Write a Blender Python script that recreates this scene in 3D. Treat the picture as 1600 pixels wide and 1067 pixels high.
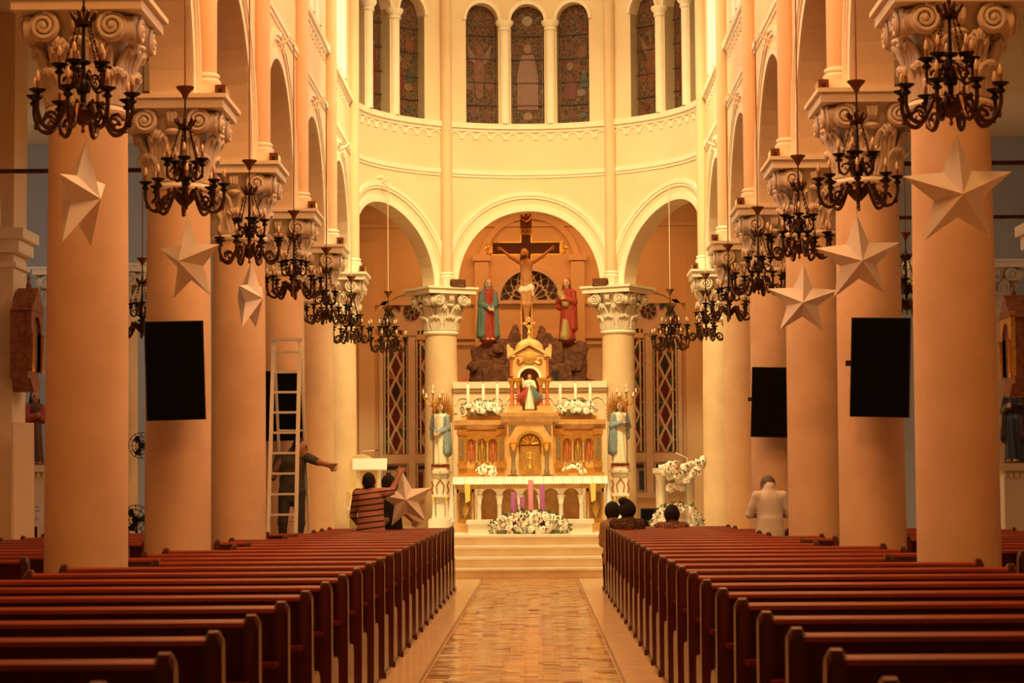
import bpy, math, random
import numpy as np
from mathutils import Matrix, Vector
random.seed(7)
pi = math.pi
for o in list(bpy.data.objects): bpy.data.objects.remove(o)
sc = bpy.context.scene
COL = sc.collection
# ------------------------------------------------------------------ camera
F, PITCH, YAW, ROLL = 3468.6, .0662, .0109, -.0069
CAM = Vector((.122, 0, 1.4))
fw = Vector((-math.sin(YAW)*math.cos(PITCH), math.cos(YAW)*math.cos(PITCH), math.sin(PITCH)))
rt0 = Vector((math.cos(YAW), math.sin(YAW), 0)); up0 = rt0.cross(fw)
rt = rt0*math.cos(ROLL) + up0*math.sin(ROLL); up = up0*math.cos(ROLL) - rt0*math.sin(ROLL)
cd = bpy.data.cameras.new('camera'); cam = bpy.data.objects.new('camera', cd); COL.objects.link(cam)
M = Matrix((rt, up, -fw)).transposed().to_4x4(); M.translation = CAM; cam.matrix_world = M
cd.sensor_width = 36; cd.lens = 36*F/1600; cd.clip_end = 200
cd.dof.use_dof = True; cd.dof.focus_distance = 33; cd.dof.aperture_fstop = 6.3
sc.camera = cam
def at(px, py, Y):
    d = fw + rt*((px-800)/F) + up*((533.5-py)/F)
    return CAM + d*(Y/d.y)
# ------------------------------------------------------------------ world, lights, exposure
w = bpy.data.worlds.new('world'); sc.world = w; w.use_nodes = True
bg = w.node_tree.nodes['Background']; bg.inputs[0].default_value = (1, .36, .09, 1); bg.inputs[1].default_value = .10
vs = sc.view_settings; vs.view_transform = 'Standard'; vs.look = 'None'; vs.gamma = 1; vs.exposure = 0.0; vs.use_curve_mapping = False
def area(name, loc, target, sx, sy, power, col, spread=180):
    l = bpy.data.lights.new(name, 'AREA'); l.shape = 'RECTANGLE'; l.size = sx; l.size_y = sy; l.energy = power; l.color = col; l.spread = math.radians(spread)
    o = bpy.data.objects.new(name, l); COL.objects.link(o); o.location = loc
    o.rotation_euler = (Vector(target)-Vector(loc)).to_track_quat('-Z', 'Y').to_euler(); return o
APC = (1, .82, .37); NVC = (1, .40, .105)
area('apse_flood_light', (0, 36.4, 12.4), (0, 41.2, 6.0), 2.4, 1.6, 95, APC)
area('sanctuary_light', (0, 33.2, 12.3), (0, 39.0, 2.0), 3.0, 1.2, 395, APC, 88)
for i, (y, p) in enumerate(((10, 620), (19, 600), (27.5, 330))):
    area('nave_vault_light', (0, y, 11.6), (0, y+1.5, 0), 2.2, 3.0, p, NVC)
area('ambulatory_fill', (0, 43.0, 7.1), (0, 43.6, 0), 5.0, .6, 95, NVC)  # added unseen fill, stands in for light bouncing around the ambulatory
for s in (-1, 1): area('transept_fill', (s*8.9, 33.5, 5.5), (s*7.2, 37.6, 3.2), 1.4, 2.2, 24 if s < 0 else 7, (1, .93, .86))  # added fill to brighten the grey end walls, no window behind it
# ------------------------------------------------------------------ materials
MATS = {}
def mat(name, c, rough=.6, metal=0, c2=None, scale=6, bump=0, detail=4, emit=0, coat=0, bscale=None, stretch=None):
    if name in MATS: return MATS[name]
    m = bpy.data.materials.new(name); m.use_nodes = True; nt = m.node_tree; b = nt.nodes['Principled BSDF']
    b.inputs['Roughness'].default_value = rough; b.inputs['Metallic'].default_value = metal
    b.inputs['Base Color'].default_value = (*c, 1)
    if coat: b.inputs['Coat Weight'].default_value = coat; b.inputs['Coat Roughness'].default_value = .12
    if c2 or bump:
        tc = nt.nodes.new('ShaderNodeTexCoord'); mp = nt.nodes.new('ShaderNodeMapping')
        if stretch: mp.inputs['Scale'].default_value = stretch
        nt.links.new(tc.outputs['Object'], mp.inputs[0])
        n = nt.nodes.new('ShaderNodeTexNoise'); n.inputs['Scale'].default_value = scale; n.inputs['Detail'].default_value = detail
        nt.links.new(mp.outputs[0], n.inputs['Vector'])
        if c2:
            r = nt.nodes.new('ShaderNodeValToRGB'); r.color_ramp.elements[0].position = .35; r.color_ramp.elements[1].position = .65
            r.color_ramp.elements[0].color = (*c, 1); r.color_ramp.elements[1].color = (*c2, 1)
            nt.links.new(n.outputs[0], r.inputs[0]); nt.links.new(r.outputs[0], b.inputs['Base Color'])
        if bump:
            n2 = n
            if bscale:
                n2 = nt.nodes.new('ShaderNodeTexNoise'); n2.inputs['Scale'].default_value = bscale; nt.links.new(mp.outputs[0], n2.inputs['Vector'])
            bp = nt.nodes.new('ShaderNodeBump'); bp.inputs['Strength'].default_value = bump; bp.inputs['Distance'].default_value = .02
            nt.links.new(n2.outputs[0], bp.inputs['Height']); nt.links.new(bp.outputs[0], b.inputs['Normal'])
    if emit:
        b.inputs['Emission Color'].default_value = (*c, 1); b.inputs['Emission Strength'].default_value = emit
    MATS[name] = m; return m
PLA = mat('cream_plaster', (.84, .67, .44), .75, c2=(.80, .62, .39), scale=1.2, bump=.05, bscale=30)
PLW = mat('white_plaster_moulding', (.90, .80, .62), .7, c2=(.86, .75, .56), scale=4)
SHF = mat('peach_colonnette_paint', (.78, .56, .34), .7, c2=(.74, .52, .31), scale=3)
CPT = mat('column_plaster', (.82, .59, .36), .7, c2=(.73, .50, .285), scale=2.2, bump=.08, bscale=18)
CAP = mat('capital_plaster', (.80, .70, .56), .7, c2=(.70, .58, .43), scale=9, bump=.12)
GRY = mat('daylit_grey_blue', (.50, .56, .62), .8, c2=(.46, .52, .58), scale=2)  # cool cast of daylight is mixed into this base colour
AMB = mat('ambulatory_plaster', (.80, .56, .34), .8, c2=(.76, .52, .30), scale=1.5)
TRC = mat('tracery_concrete', (.74, .58, .46), .8, c2=(.68, .52, .41), scale=6)
WOOD = mat('pew_mahogany', (.23, .024, .008), .3, c2=(.14, .013, .005), scale=5, stretch=(.4, 4, 4), coat=.35)
WOODR = mat('pew_lit_rail', (.29, .038, .011), .34, c2=(.22, .027, .008), scale=5, stretch=(.4, 4, 4), coat=.3)  # mahogany brightened in colour for the light falling on the top rails
WOODD = mat('pew_shaded_mahogany', (.085, .009, .004), .34, c2=(.055, .006, .003), scale=5, stretch=(4, 4, .4), coat=.3)  # mahogany darkened in colour for the shade on the pew backs
BRZ = mat('dark_bronze', (.10, .040, .018), .38, .7, c2=(.05, .020, .010), scale=20)
BRZD = mat('black_iron', (.020, .014, .011), .45, .5)
BRL = mat('worn_bronze', (.22, .085, .035), .4, .7)
WAX = mat('candle_sleeve', (.26, .10, .035), .5)
BULB = mat('clear_bulb_glass', (.85, .62, .40), .08, coat=.6)
PAPER = mat('white_star_card', (.92, .87, .79), .45, c2=(.88, .82, .73), scale=3)
BLK = mat('black_screen', (.004, .004, .005), .35)
BLK.node_tree.nodes['Principled BSDF'].inputs['Specular IOR Level'].default_value = .08
BLKC = mat('black_plastic', (.010, .009, .009), .5)
GOLD = mat('gilt', (.78, .42, .10), .35, .75, c2=(.60, .28, .06), scale=30, bump=.2)
GOLDB = mat('bright_gilt', (.95, .62, .16), .28, .8)
MARB = mat('honey_marble', (.76, .46, .18), .35, c2=(.60, .32, .11), scale=7, bump=.03)
MARW = mat('white_marble', (.90, .84, .72), .4, c2=(.84, .76, .62), scale=4)
MARD = mat('dark_green_marble', (.16, .13, .08), .3, c2=(.30, .18, .08), scale=30)
MARR = mat('red_marble', (.60, .17, .05), .3, c2=(.48, .11, .03), scale=20)
STEP = mat('step_marble', (.84, .66, .42), .35, c2=(.76, .56, .33), scale=3)
LINEN = mat('white_linen', (.94, .90, .82), .8)
SKIN = mat('skin', (.42, .20, .11), .55)
SKINP = mat('painted_skin', (.72, .44, .28), .5)
HAIR = mat('black_hair', (.012, .008, .007), .85)
HAIRB = mat('painted_brown_hair', (.10, .04, .02), .5)
HAIRG = mat('grey_hair', (.13, .11, .10), .6)
BLUE = mat('painted_blue', (.28, .34, .37), .55, c2=(.21, .27, .30), scale=8)
TEAL = mat('painted_teal', (.13, .23, .22), .6, c2=(.09, .17, .17), scale=8)
REDP = mat('painted_red', (.42, .045, .02), .6, c2=(.32, .035, .015), scale=8)
OLIV = mat('painted_olive', (.42, .30, .10), .6)
IVOR = mat('painted_ivory', (.90, .80, .60), .5)
ROCK = mat('grotto_rock', (.20, .075, .035), .9, c2=(.11, .040, .020), scale=7, bump=.6)
CROSSW = mat('dark_cross_wood', (.13, .030, .020), .5)
PURP = mat('purple_wax', (.46, .14, .42), .5)
PINK = mat('pink_wax', (.80, .32, .42), .5)
IVW = mat('ivory_wax', (.92, .86, .72), .45)
FLW = mat('white_petal', (.95, .92, .80), .6, c2=(.92, .86, .70), scale=30)
FLP = mat('blush_petal', (.88, .66, .55), .6)
LEAF = mat('leaf_green', (.20, .21, .08), .6, c2=(.11, .13, .05), scale=20)
ALU = mat('aluminium', (.84, .80, .72), .45, .25)
CEIL = mat('vault_plaster', (.80, .68, .50), .8)
DAY = mat('daylight_glass', (1, .93, .80), .4, emit=6)
CORD = mat('cord_brown', (.30, .13, .05), .6)
CORDW = mat('cord_cream', (.78, .58, .38), .6)
STRING = mat('string_cream', (.70, .55, .40), .6)
GLR = mat('red_glass', (.11, .010, .008), .25); GLG = mat('green_glass', (.02, .075, .03), .25)
GLB = mat('blue_glass', (.02, .045, .085), .25); GLK = mat('dark_glass', (.022, .012, .016), .25); GLO = mat('amber_glass', (.30, .10, .03), .25)
LEAD = mat('lead_bar', (.07, .035, .02), .6)
def stained():
    m = bpy.data.materials.new('leaded_glass'); m.use_nodes = True; nt = m.node_tree; b = nt.nodes['Principled BSDF']
    tc = nt.nodes.new('ShaderNodeTexCoord'); v = nt.nodes.new('ShaderNodeTexVoronoi'); v.inputs['Scale'].default_value = 13
    v2 = nt.nodes.new('ShaderNodeTexVoronoi'); v2.feature = 'DISTANCE_TO_EDGE'; v2.inputs['Scale'].default_value = 13
    for q in (v, v2): nt.links.new(tc.outputs['Object'], q.inputs['Vector'])
    r = nt.nodes.new('ShaderNodeValToRGB'); els = r.color_ramp.elements; r.color_ramp.interpolation = 'CONSTANT'
    els[0].color = (.10, .040, .018, 1); els[1].position = .25; els[1].color = (.07, .036, .017, 1)
    for p, c in ((.45, (.09, .048, .020, 1)), (.62, (.12, .036, .018, 1)), (.8, (.055, .04, .022, 1)), (.92, (.14, .06, .026, 1))):
        e = els.new(p); e.color = c
    sp = nt.nodes.new('ShaderNodeSeparateColor'); nt.links.new(v.outputs['Color'], sp.inputs[0]); nt.links.new(sp.outputs[0], r.inputs[0])
    lt = nt.nodes.new('ShaderNodeMath'); lt.operation = 'LESS_THAN'; lt.inputs[1].default_value = .05; nt.links.new(v2.outputs['Distance'], lt.inputs[0])
    mx = nt.nodes.new('ShaderNodeMix'); mx.data_type = 'RGBA'; mx.inputs['B'].default_value = (.20, .115, .055, 1)
    nt.links.new(lt.outputs[0], mx.inputs['Factor']); nt.links.new(r.outputs[0], mx.inputs['A']); nt.links.new(mx.outputs['Result'], b.inputs['Base Color'])
    b.inputs['Roughness'].default_value = .55; b.inputs['Specular IOR Level'].default_value = .25; return m
SGL = stained()
SG = [mat('glass_figure_orange', (.20, .070, .024), .3, c2=(.13, .05, .02), scale=18), mat('glass_figure_red', (.16, .030, .016), .3, c2=(.10, .03, .016), scale=18), mat('glass_figure_green', (.05, .07, .04), .3), mat('glass_figure_pale', (.24, .13, .065), .3, c2=(.17, .09, .045), scale=18)]
def stripes():
    m = bpy.data.materials.new('striped_shirt'); m.use_nodes = True; nt = m.node_tree; b = nt.nodes['Principled BSDF']; b.inputs['Roughness'].default_value = .8
    tc = nt.nodes.new('ShaderNodeTexCoord'); wv = nt.nodes.new('ShaderNodeTexWave'); wv.bands_direction = 'Z'; wv.inputs['Scale'].default_value = 4.2; wv.inputs['Distortion'].default_value = .8; wv.inputs['Detail Scale'].default_value = .6
    mp = nt.nodes.new('ShaderNodeMapping'); mp.inputs['Rotation'].default_value = (0, .12, 0)
    nt.links.new(tc.outputs['Object'], mp.inputs[0]); nt.links.new(mp.outputs[0], wv.inputs['Vector'])
    r = nt.nodes.new('ShaderNodeValToRGB'); r.color_ramp.elements[0].position = .16; r.color_ramp.elements[1].position = .24
    r.color_ramp.elements[0].color = (.06, .02, .025, 1); r.color_ramp.elements[1].color = (.50, .22, .17, 1)
    nt.links.new(wv.outputs[0], r.inputs[0]); nt.links.new(r.outputs[0], b.inputs['Base Color']); return m
STRP = stripes()
def patterned(name, cs, scale):
    m = bpy.data.materials.new(name); m.use_nodes = True; nt = m.node_tree; b = nt.nodes['Principled BSDF']; b.inputs['Roughness'].default_value = .8
    tc = nt.nodes.new('ShaderNodeTexCoord'); v = nt.nodes.new('ShaderNodeTexNoise'); v.inputs['Scale'].default_value = scale; v.inputs['Detail'].default_value = 1
    nt.links.new(tc.outputs['Object'], v.inputs['Vector']); r = nt.nodes.new('ShaderNodeValToRGB'); r.color_ramp.interpolation = 'CONSTANT'
    r.color_ramp.elements[0].color = (*cs[0], 1); r.color_ramp.elements[1].position = .5; r.color_ramp.elements[1].color = (*cs[1], 1)
    e = r.color_ramp.elements.new(.6); e.color = (*cs[2], 1)
    nt.links.new(v.outputs[0], r.inputs[0]); nt.links.new(r.outputs[0], b.inputs['Base Color']); return m
# ------------------------------------------------------------------ mesh helpers
class MB:
    def __init__(s): s.v = []; s.f = []
    def add(s, v, f):
        n = len(s.v); s.v += [tuple(p) for p in v]; s.f += [tuple(i+n for i in q) for q in f]; return s
    def box(s, x0, x1, y0, y1, z0, z1):
        return s.add([(x, y, z) for x in (x0, x1) for y in (y0, y1) for z in (z0, z1)], [(0, 1, 3, 2), (4, 6, 7, 5), (0, 4, 5, 1), (2, 3, 7, 6), (0, 2, 6, 4), (1, 5, 7, 3)])
    def prism(s, poly, a, b, ax='y'):
        def P(u, v, t): return (u, t, v) if ax == 'y' else ((t, u, v) if ax == 'x' else (u, v, t))
        n = len(poly)
        return s.add([P(u, v, a) for u, v in poly]+[P(u, v, b) for u, v in poly], [tuple(range(n)), tuple(range(2*n-1, n-1, -1))]+[(i, (i+1) % n, n+(i+1) % n, n+i) for i in range(n)])
    def lathe(s, prof, n=20, c=(0, 0, 0), a0=0, a1=2*pi):
        full = abs(a1-a0-2*pi) < 1e-6; m = n if full else n+1; k = len(prof); v = []
        for i in range(m):
            a = a0+(a1-a0)*i/n
            v += [(c[0]+r*math.cos(a), c[1]+r*math.sin(a), c[2]+z) for r, z in prof]
        f = []
        for i in range(n):
            j = (i+1) % m
            f += [(i*k+q, j*k+q, j*k+q+1, i*k+q+1) for q in range(k-1)]
        return s.add(v, f)
    def tube(s, pts, r, n=6, cap=True):
        pts = [Vector(p) for p in pts]; m = len(pts); rs = r if isinstance(r, (list, tuple)) else [r]*m; v = []; pv = None
        for i, p in enumerate(pts):
            t = (pts[min(i+1, m-1)]-pts[max(i-1, 0)]).normalized()
            if pv is None: x = t.orthogonal().normalized()
            else:
                x = pv - t*pv.dot(t); x = x.normalized() if x.length > 1e-6 else t.orthogonal().normalized()
            pv = x; y = t.cross(x)
            v += [p+(x*math.cos(2*pi*j/n)+y*math.sin(2*pi*j/n))*rs[i] for j in range(n)]
        f = [(i*n+j, i*n+(j+1) % n, (i+1)*n+(j+1) % n, (i+1)*n+j) for i in range(m-1) for j in range(n)]
        if cap: f += [tuple(range(n-1, -1, -1)), tuple(range((m-1)*n, m*n))]
        return s.add(v, f)
    def ball(s, c, r, n=8, m=6):
        r = r if isinstance(r, (tuple, list)) else (r, r, r)
        v = [(c[0]+r[0]*math.sin(pi*i/m)*math.cos(2*pi*j/n), c[1]+r[1]*math.sin(pi*i/m)*math.sin(2*pi*j/n), c[2]+r[2]*math.cos(pi*i/m)) for i in range(m+1) for j in range(n)]
        return s.add(v, [(i*n+j, i*n+(j+1) % n, (i+1)*n+(j+1) % n, (i+1)*n+j) for i in range(m) for j in range(n)])
    def xf(s, mt):
        s.v = [tuple(mt @ Vector(p)) for p in s.v]; return s
    def mesh(s, name, m, smooth=True, ang=.7):
        me = bpy.data.meshes.new(name); me.from_pydata(s.v, [], s.f); me.update()
        if smooth: me.shade_smooth(); me.set_sharp_from_angle(angle=ang)
        me.materials.append(m); return me
    def build(s, name, m, parent=None, smooth=True, loc=None, ang=.7): return obj(name, s.mesh(name, m, smooth, ang), parent, loc)
def obj(name, me, parent=None, loc=None, rz=0):
    o = bpy.data.objects.new(name, me); COL.objects.link(o)
    if parent: o.parent = parent
    if loc is not None: o.location = loc
    if rz: o.rotation_euler[2] = rz
    return o
def tag(o, label, cat, group=None, kind=None):
    o['label'] = label; o['category'] = cat
    if group: o['group'] = group
    if kind: o['kind'] = kind
    return o
def struct(o, label, cat): return tag(o, label, cat, kind='structure')
def thing(name, label, cat, loc=(0, 0, 0), rz=0, group=None):
    o = obj(name, None, None, loc, rz); o.empty_display_size = .1; return tag(o, label, cat, group)
KIDS = {}
def dup(root, loc, rz=0, label=None, parent=None):
    r = root.copy(); COL.objects.link(r)
    if parent is None:
        r.location = loc; r.rotation_euler[2] = rz
        if label: r['label'] = label
    else: r.parent = parent
    if root.name not in KIDS: KIDS[root.name] = list(root.children)
    for ch in KIDS[root.name]: dup(ch, None, 0, None, r)
    return r
ORD = ['nearest', 'second', 'third', 'fourth', 'fifth', 'sixth']
SIDE = {-1: 'left', 1: 'right'}
# surface nets over a signed-distance blend of capsules and ellipsoids: one continuous mesh
def blob(name, prims, mats, h=.014, k=.014, parent=None, loc=None, rz=0, noise=None):
    lo = np.full(3, 1e9); hi = -lo
    for p in prims:
        if p[0] in 'ch': pts = np.array([p[1], p[2]]); R = max(p[3], p[4])*max(1, *(p[7] if len(p) > 7 else (1,)))+(p[6][0] if len(p) > 6 and p[6] else 0)
        else: pts = np.array([p[1]]); R = max(p[2])
        lo = np.minimum(lo, pts.min(0)-R); hi = np.maximum(hi, pts.max(0)+R)
    lo -= 3*h; hi += 3*h
    n = np.ceil((hi-lo)/h).astype(int)+1
    X, Y, Z = [lo[i]+h*np.arange(n[i]) for i in range(3)]
    S = np.zeros(n, np.float32); fine = np.full(n, 9., np.float32); best = np.full(n, 9., np.float32); who = np.zeros(n, np.int8)
    for p in prims:
        if p[0] in 'ch':
            a = np.array(p[1], float); b = np.array(p[2], float); sq = p[7] if len(p) > 7 and p[7] else (1, 1)
            R = max(p[3], p[4])*max(sq)+.12
            mn = np.minimum(a, b)-R; mxx = np.maximum(a, b)+R
        else:
            a = np.array(p[1], float); R = max(p[2])+.12; mn = a-R; mxx = a+R
        i0 = np.maximum(((mn-lo)/h).astype(int), 0); i1 = np.minimum(((mxx-lo)/h).astype(int)+2, n)
        sl = tuple(slice(i0[q], i1[q]) for q in range(3))
        x = X[sl[0]][:, None, None]; y = Y[sl[1]][None, :, None]; z = Z[sl[2]][None, None, :]
        if p[0] in 'ch':
            ab = b-a; L = ab@ab+1e-12
            t = np.clip(((x-a[0])*ab[0]+(y-a[1])*ab[1]+(z-a[2])*ab[2])/L, 0, 1)
            dx = (x-a[0]-t*ab[0])/sq[0]; dy = (y-a[1]-t*ab[1])/sq[1]; dz = z-a[2]-t*ab[2]
            r = p[3]+(p[4]-p[3])*t
            if len(p) > 6 and p[6]: r = r+p[6][0]*(1-.6*t)*np.sin(p[6][1]*np.arctan2(dy, dx)+5*z)
            d = np.sqrt(dx*dx+dy*dy+dz*dz)-r; m = p[5]
        elif p[0] == 'b':
            rr = p[2]; q = p[4]; ca, sa = math.cos(q), math.sin(q); xx = (x-a[0])*ca+(z-a[2])*sa; zz = -(x-a[0])*sa+(z-a[2])*ca; yy = y-a[1]
            dx = np.abs(xx)-rr[0]*.8; dy = np.abs(yy+.3*xx)-rr[1]*.8; dz = np.abs(zz+.2*yy)-rr[2]*.8
            d = np.sqrt(np.maximum(dx, 0)**2+np.maximum(dy, 0)**2+np.maximum(dz, 0)**2)+np.minimum(np.maximum(np.maximum(dx, dy), dz), 0)-.15*min(rr); m = p[3]
        else:
            rr = p[2]; d = (np.sqrt(((x-a[0])/rr[0])**2+((y-a[1])/rr[1])**2+((z-a[2])/rr[2])**2)-1)*min(rr); m = p[3]
        d = d.astype(np.float32)
        if p[0] == 'h': fine[sl] = np.minimum(fine[sl], d)
        else: S[sl] += np.exp(-np.clip(d/k, -40, 40))
        bs = best[sl]; q = d < bs; bs[q] = d[q]; who[sl][q] = m
    Fv = np.minimum(-k*np.log(np.maximum(S, 1e-12)), fine)
    if noise:
        Fv = Fv + (noise[0]*(np.sin(X[:, None, None]*noise[1]+2*np.sin(Z*noise[1]*.7)[None, None, :])*np.sin(Z[None, None, :]*noise[1]*1.3+1.7*np.sin(Y*noise[1])[None, :, None]))).astype(np.float32)
    sg = Fv < 0
    cn = np.zeros(np.array(n)-1, np.int8); acc = np.zeros((*(np.array(n)-1), 3), np.float32)
    E = [((0, 0, 0), (1, 0, 0)), ((0, 1, 0), (1, 1, 0)), ((0, 0, 1), (1, 0, 1)), ((0, 1, 1), (1, 1, 1)), ((0, 0, 0), (0, 1, 0)), ((1, 0, 0), (1, 1, 0)), ((0, 0, 1), (0, 1, 1)), ((1, 0, 1), (1, 1, 1)), ((0, 0, 0), (0, 0, 1)), ((1, 0, 0), (1, 0, 1)), ((0, 1, 0), (0, 1, 1)), ((1, 1, 0), (1, 1, 1))]
    def cs(A, o): return A[o[0]:n[0]-1+o[0], o[1]:n[1]-1+o[1], o[2]:n[2]-1+o[2]]
    for o1, o2 in E:
        A = cs(Fv, o1); B = cs(Fv, o2); m = cs(sg, o1) != cs(sg, o2); ii = np.nonzero(m)
        t = A[ii]/(A[ii]-B[ii]); acc[ii] += np.array(o1, np.float32)+(np.array(o2)-np.array(o1)).astype(np.float32)[None]*t[:, None]; cn[ii] += 1
    ii = np.nonzero(cn); idx = np.full(cn.shape, -1, np.int64); idx[ii] = np.arange(len(ii[0]))
    V = (np.stack(ii, 1)+acc[ii]/cn[ii][:, None])*h+lo
    wm = who[np.clip(ii[0], 0, n[0]-1), ii[1], ii[2]]
    fs = []
    for ax in range(3):
        b_, c_ = (ax+1) % 3, (ax+2) % 3
        lo_s = [slice(None)]*3; hi_s = [slice(None)]*3; lo_s[ax] = slice(0, n[ax]-1); hi_s[ax] = slice(1, n[ax])
        for q in (b_, c_): lo_s[q] = slice(1, n[q]-1); hi_s[q] = slice(1, n[q]-1)
        A = sg[tuple(lo_s)]; B = sg[tuple(hi_s)]; e = np.nonzero(A != B); g = [e[0].copy(), e[1].copy(), e[2].copy()]
        for q in (b_, c_): g[q] = g[q]+1
        fl = A[e]
        def ci(db, dc):
            w_ = [g[0], g[1], g[2]]; w_[b_] = g[b_]-db; w_[c_] = g[c_]-dc; return idx[w_[0], w_[1], w_[2]]
        q = np.stack([ci(1, 1), ci(0, 1), ci(0, 0), ci(1, 0)], 1); q[~fl] = q[~fl][:, ::-1]; fs.append(q)
    Q = np.concatenate(fs); me = bpy.data.meshes.new(name); me.from_pydata(V.tolist(), [], Q.tolist()); me.update()
    for m in mats: me.materials.append(m)
    me.polygons.foreach_set('material_index', wm[Q[:, 0]].astype(np.int32)); me.shade_smooth()
    return obj(name, me, parent, loc, rz)
# ================================================================== SETTING
CX = 3.3; SP = 4.3; CY = [16.85+SP*i for i in range(6)]; YA = 38.35; RA = 3.3; ZT = 5.13
def nmap(s): return lambda u, z, t: (s*(3.1-t), u, z)
def amap(u, z, t): a = u/RA; return (-(3.1-t)*math.cos(a), YA+(3.1-t)*math.sin(a), z)
def quad(mb, mp, c): mb.add([mp(*p) for p in c], [(0, 1, 2, 3)])
def slab(mb, mp, u0, u1, z0, z1, t0, t1, st=9):
    n = max(1, int(math.ceil((u1-u0)/st)))
    for i in range(n):
        a = u0+(u1-u0)*i/n; b = u0+(u1-u0)*(i+1)/n
        quad(mb, mp, [(a, z0, t1), (b, z0, t1), (b, z1, t1), (a, z1, t1)]); quad(mb, mp, [(a, z0, t0), (b, z0, t0), (b, z1, t0), (a, z1, t0)])
        for z in (z0, z1): quad(mb, mp, [(a, z, t0), (b, z, t0), (b, z, t1), (a, z, t1)])
    for u in (u0, u1): quad(mb, mp, [(u, z0, t0), (u, z1, t0), (u, z1, t1), (u, z0, t1)])
def tier(mb, mp, u0, u1, z0, z1, ops, t0, t1, st, n=24):
    cur = u0
    for uc, r, zs in ops:
        if uc-r > cur+1e-4: slab(mb, mp, cur, uc-r, z0, z1, t0, t1, st)
        cur = uc+r
        for i in range(n):
            a = uc-r*math.cos(pi*i/n); b = uc-r*math.cos(pi*(i+1)/n); za = zs+r*math.sin(pi*i/n); zb = zs+r*math.sin(pi*(i+1)/n)
            for t in (t0, t1): quad(mb, mp, [(a, za, t), (b, zb, t), (b, z1, t), (a, z1, t)])
            quad(mb, mp, [(a, za, t0), (b, zb, t0), (b, zb, t1), (a, za, t1)])
            quad(mb, mp, [(a, z1, t0), (b, z1, t0), (b, z1, t1), (a, z1, t1)])
        for u in (uc-r, uc+r):
            if zs > z0: quad(mb, mp, [(u, z0, t0), (u, zs, t0), (u, zs, t1), (u, z0, t1)])
    if u1 > cur+1e-4: slab(mb, mp, cur, u1, z0, z1, t0, t1, st)
def band(mb, mp, uc, r0, r1, zs, t0, t1, n=28, a0=0, a1=pi):
    def P(r, a, t): return mp(uc-r*math.cos(a), zs+r*math.sin(a), t)
    for i in range(n):
        a = a0+(a1-a0)*i/n; b = a0+(a1-a0)*(i+1)/n
        for q in ([(r0, a, t1), (r1, a, t1), (r1, b, t1), (r0, b, t1)], [(r0, a, t0), (r0, a, t1), (r0, b, t1), (r0, b, t0)], [(r1, a, t0), (r1, a, t1), (r1, b, t1), (r1, b, t0)]):
            mb.add([P(*p) for p in q], [(0, 1, 2, 3)])
ZS1, ZS2, ZW0, ZWS, ZTOP = 7.22, 7.34, 8.2, 10.2, 12.6
NAVE0 = 12.3
def wallset(nm, mp, u0, u1, bays, r, st, win, lab):
    m = MB(); tier(m, mp, u0, u1, ZT, ZS1, [(b, r, ZT) for b in bays], -.4, 0, st); slab(m, mp, u0, u1, ZS1, ZW0, -.4, 0, st)
    tier(m, mp, u0, u1, ZW0, ZTOP, sorted((b+o, rw, ZWS) for b in bays for o, rw in win), -.4, 0, st, 16)
    W = struct(m.build(nm, PLA, smooth=False), lab, 'wall')
    for b in bays:
        m = MB(); band(m, mp, b, r, r+.13, ZT, -.02, .02); m.build('arch_fascia', PLW, W, False)
        m = MB(); band(m, mp, b, r+.24, r+.29, ZT, -.02, .025); band(m, mp, b, r+.29, r+.36, ZT, -.02, .042); m.build('archivolt', PLW, W, False)
        for o, rw in win:
            m = MB(); band(m, mp, b+o, rw, rw+.07, ZWS, -.02, .035, 14); m.build('window_hood', PLW, W, False)
        m = MB(); w_ = (r+.2)
        nn = int(2*w_/.30); ws = 2*w_/nn
        for i in range(nn): band(m, mp, b-w_+ws*(i+.5), ws*.36, ws*.5, ZW0-.26, -.01, .018, 8)
        slab(m, mp, b-w_, b+w_, ZW0-.12, ZW0-.06, -.01, .03, st); m.build('corbel_frieze', PLW, W, False)
    m = MB(); slab(m, mp, u0, u1, ZS1, ZS1+.05, -.01, .02, st); slab(m, mp, u0, u1, ZS1+.05, ZS1+.13, -.01, .04, st); m.build('string_course', PLW, W, False)
    m = MB(); slab(m, mp, u0, u1, ZW0-.06, ZW0+.04, -.02, .07, st); m.build('sill_course', PLW, W, False)
    return W
bn = [y-SP/2 for y in CY]
for s in (-1, 1):
    W = wallset('wall_nave_'+SIDE[s], nmap(s), NAVE0, YA, bn, 1.66, 9, [(-.9, .33), (0, .33), (.9, .33)], SIDE[s]+' nave wall carried on round arches above the columns')
    for b in bn:
        for o in (-.9, 0, .9):
            m = MB(); mp = nmap(s); n = 10
            pts = [(b+o-.33, ZW0), (b+o+.33, ZW0)]+[(b+o+.33*math.cos(pi*i/n), ZWS+.33*math.sin(pi*i/n)) for i in range(n+1)]
            m.add([mp(u, z, -.3) for u, z in pts], [tuple(range(len(pts)))]); m.build('clerestory_pane', DAY, W, False)
        for o in (-.45, .45):
            x, y, z = nmap(s)(b+o, 0, .0); m = MB().lathe([(.09, ZW0+.04), (.09, ZWS-.15), (.13, ZWS-.12), (.11, ZWS-.08), (.15, ZWS-.02), (.15, ZWS)], 12, (x, y, 0)); m.build('window_shaft', PLW, W)
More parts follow.
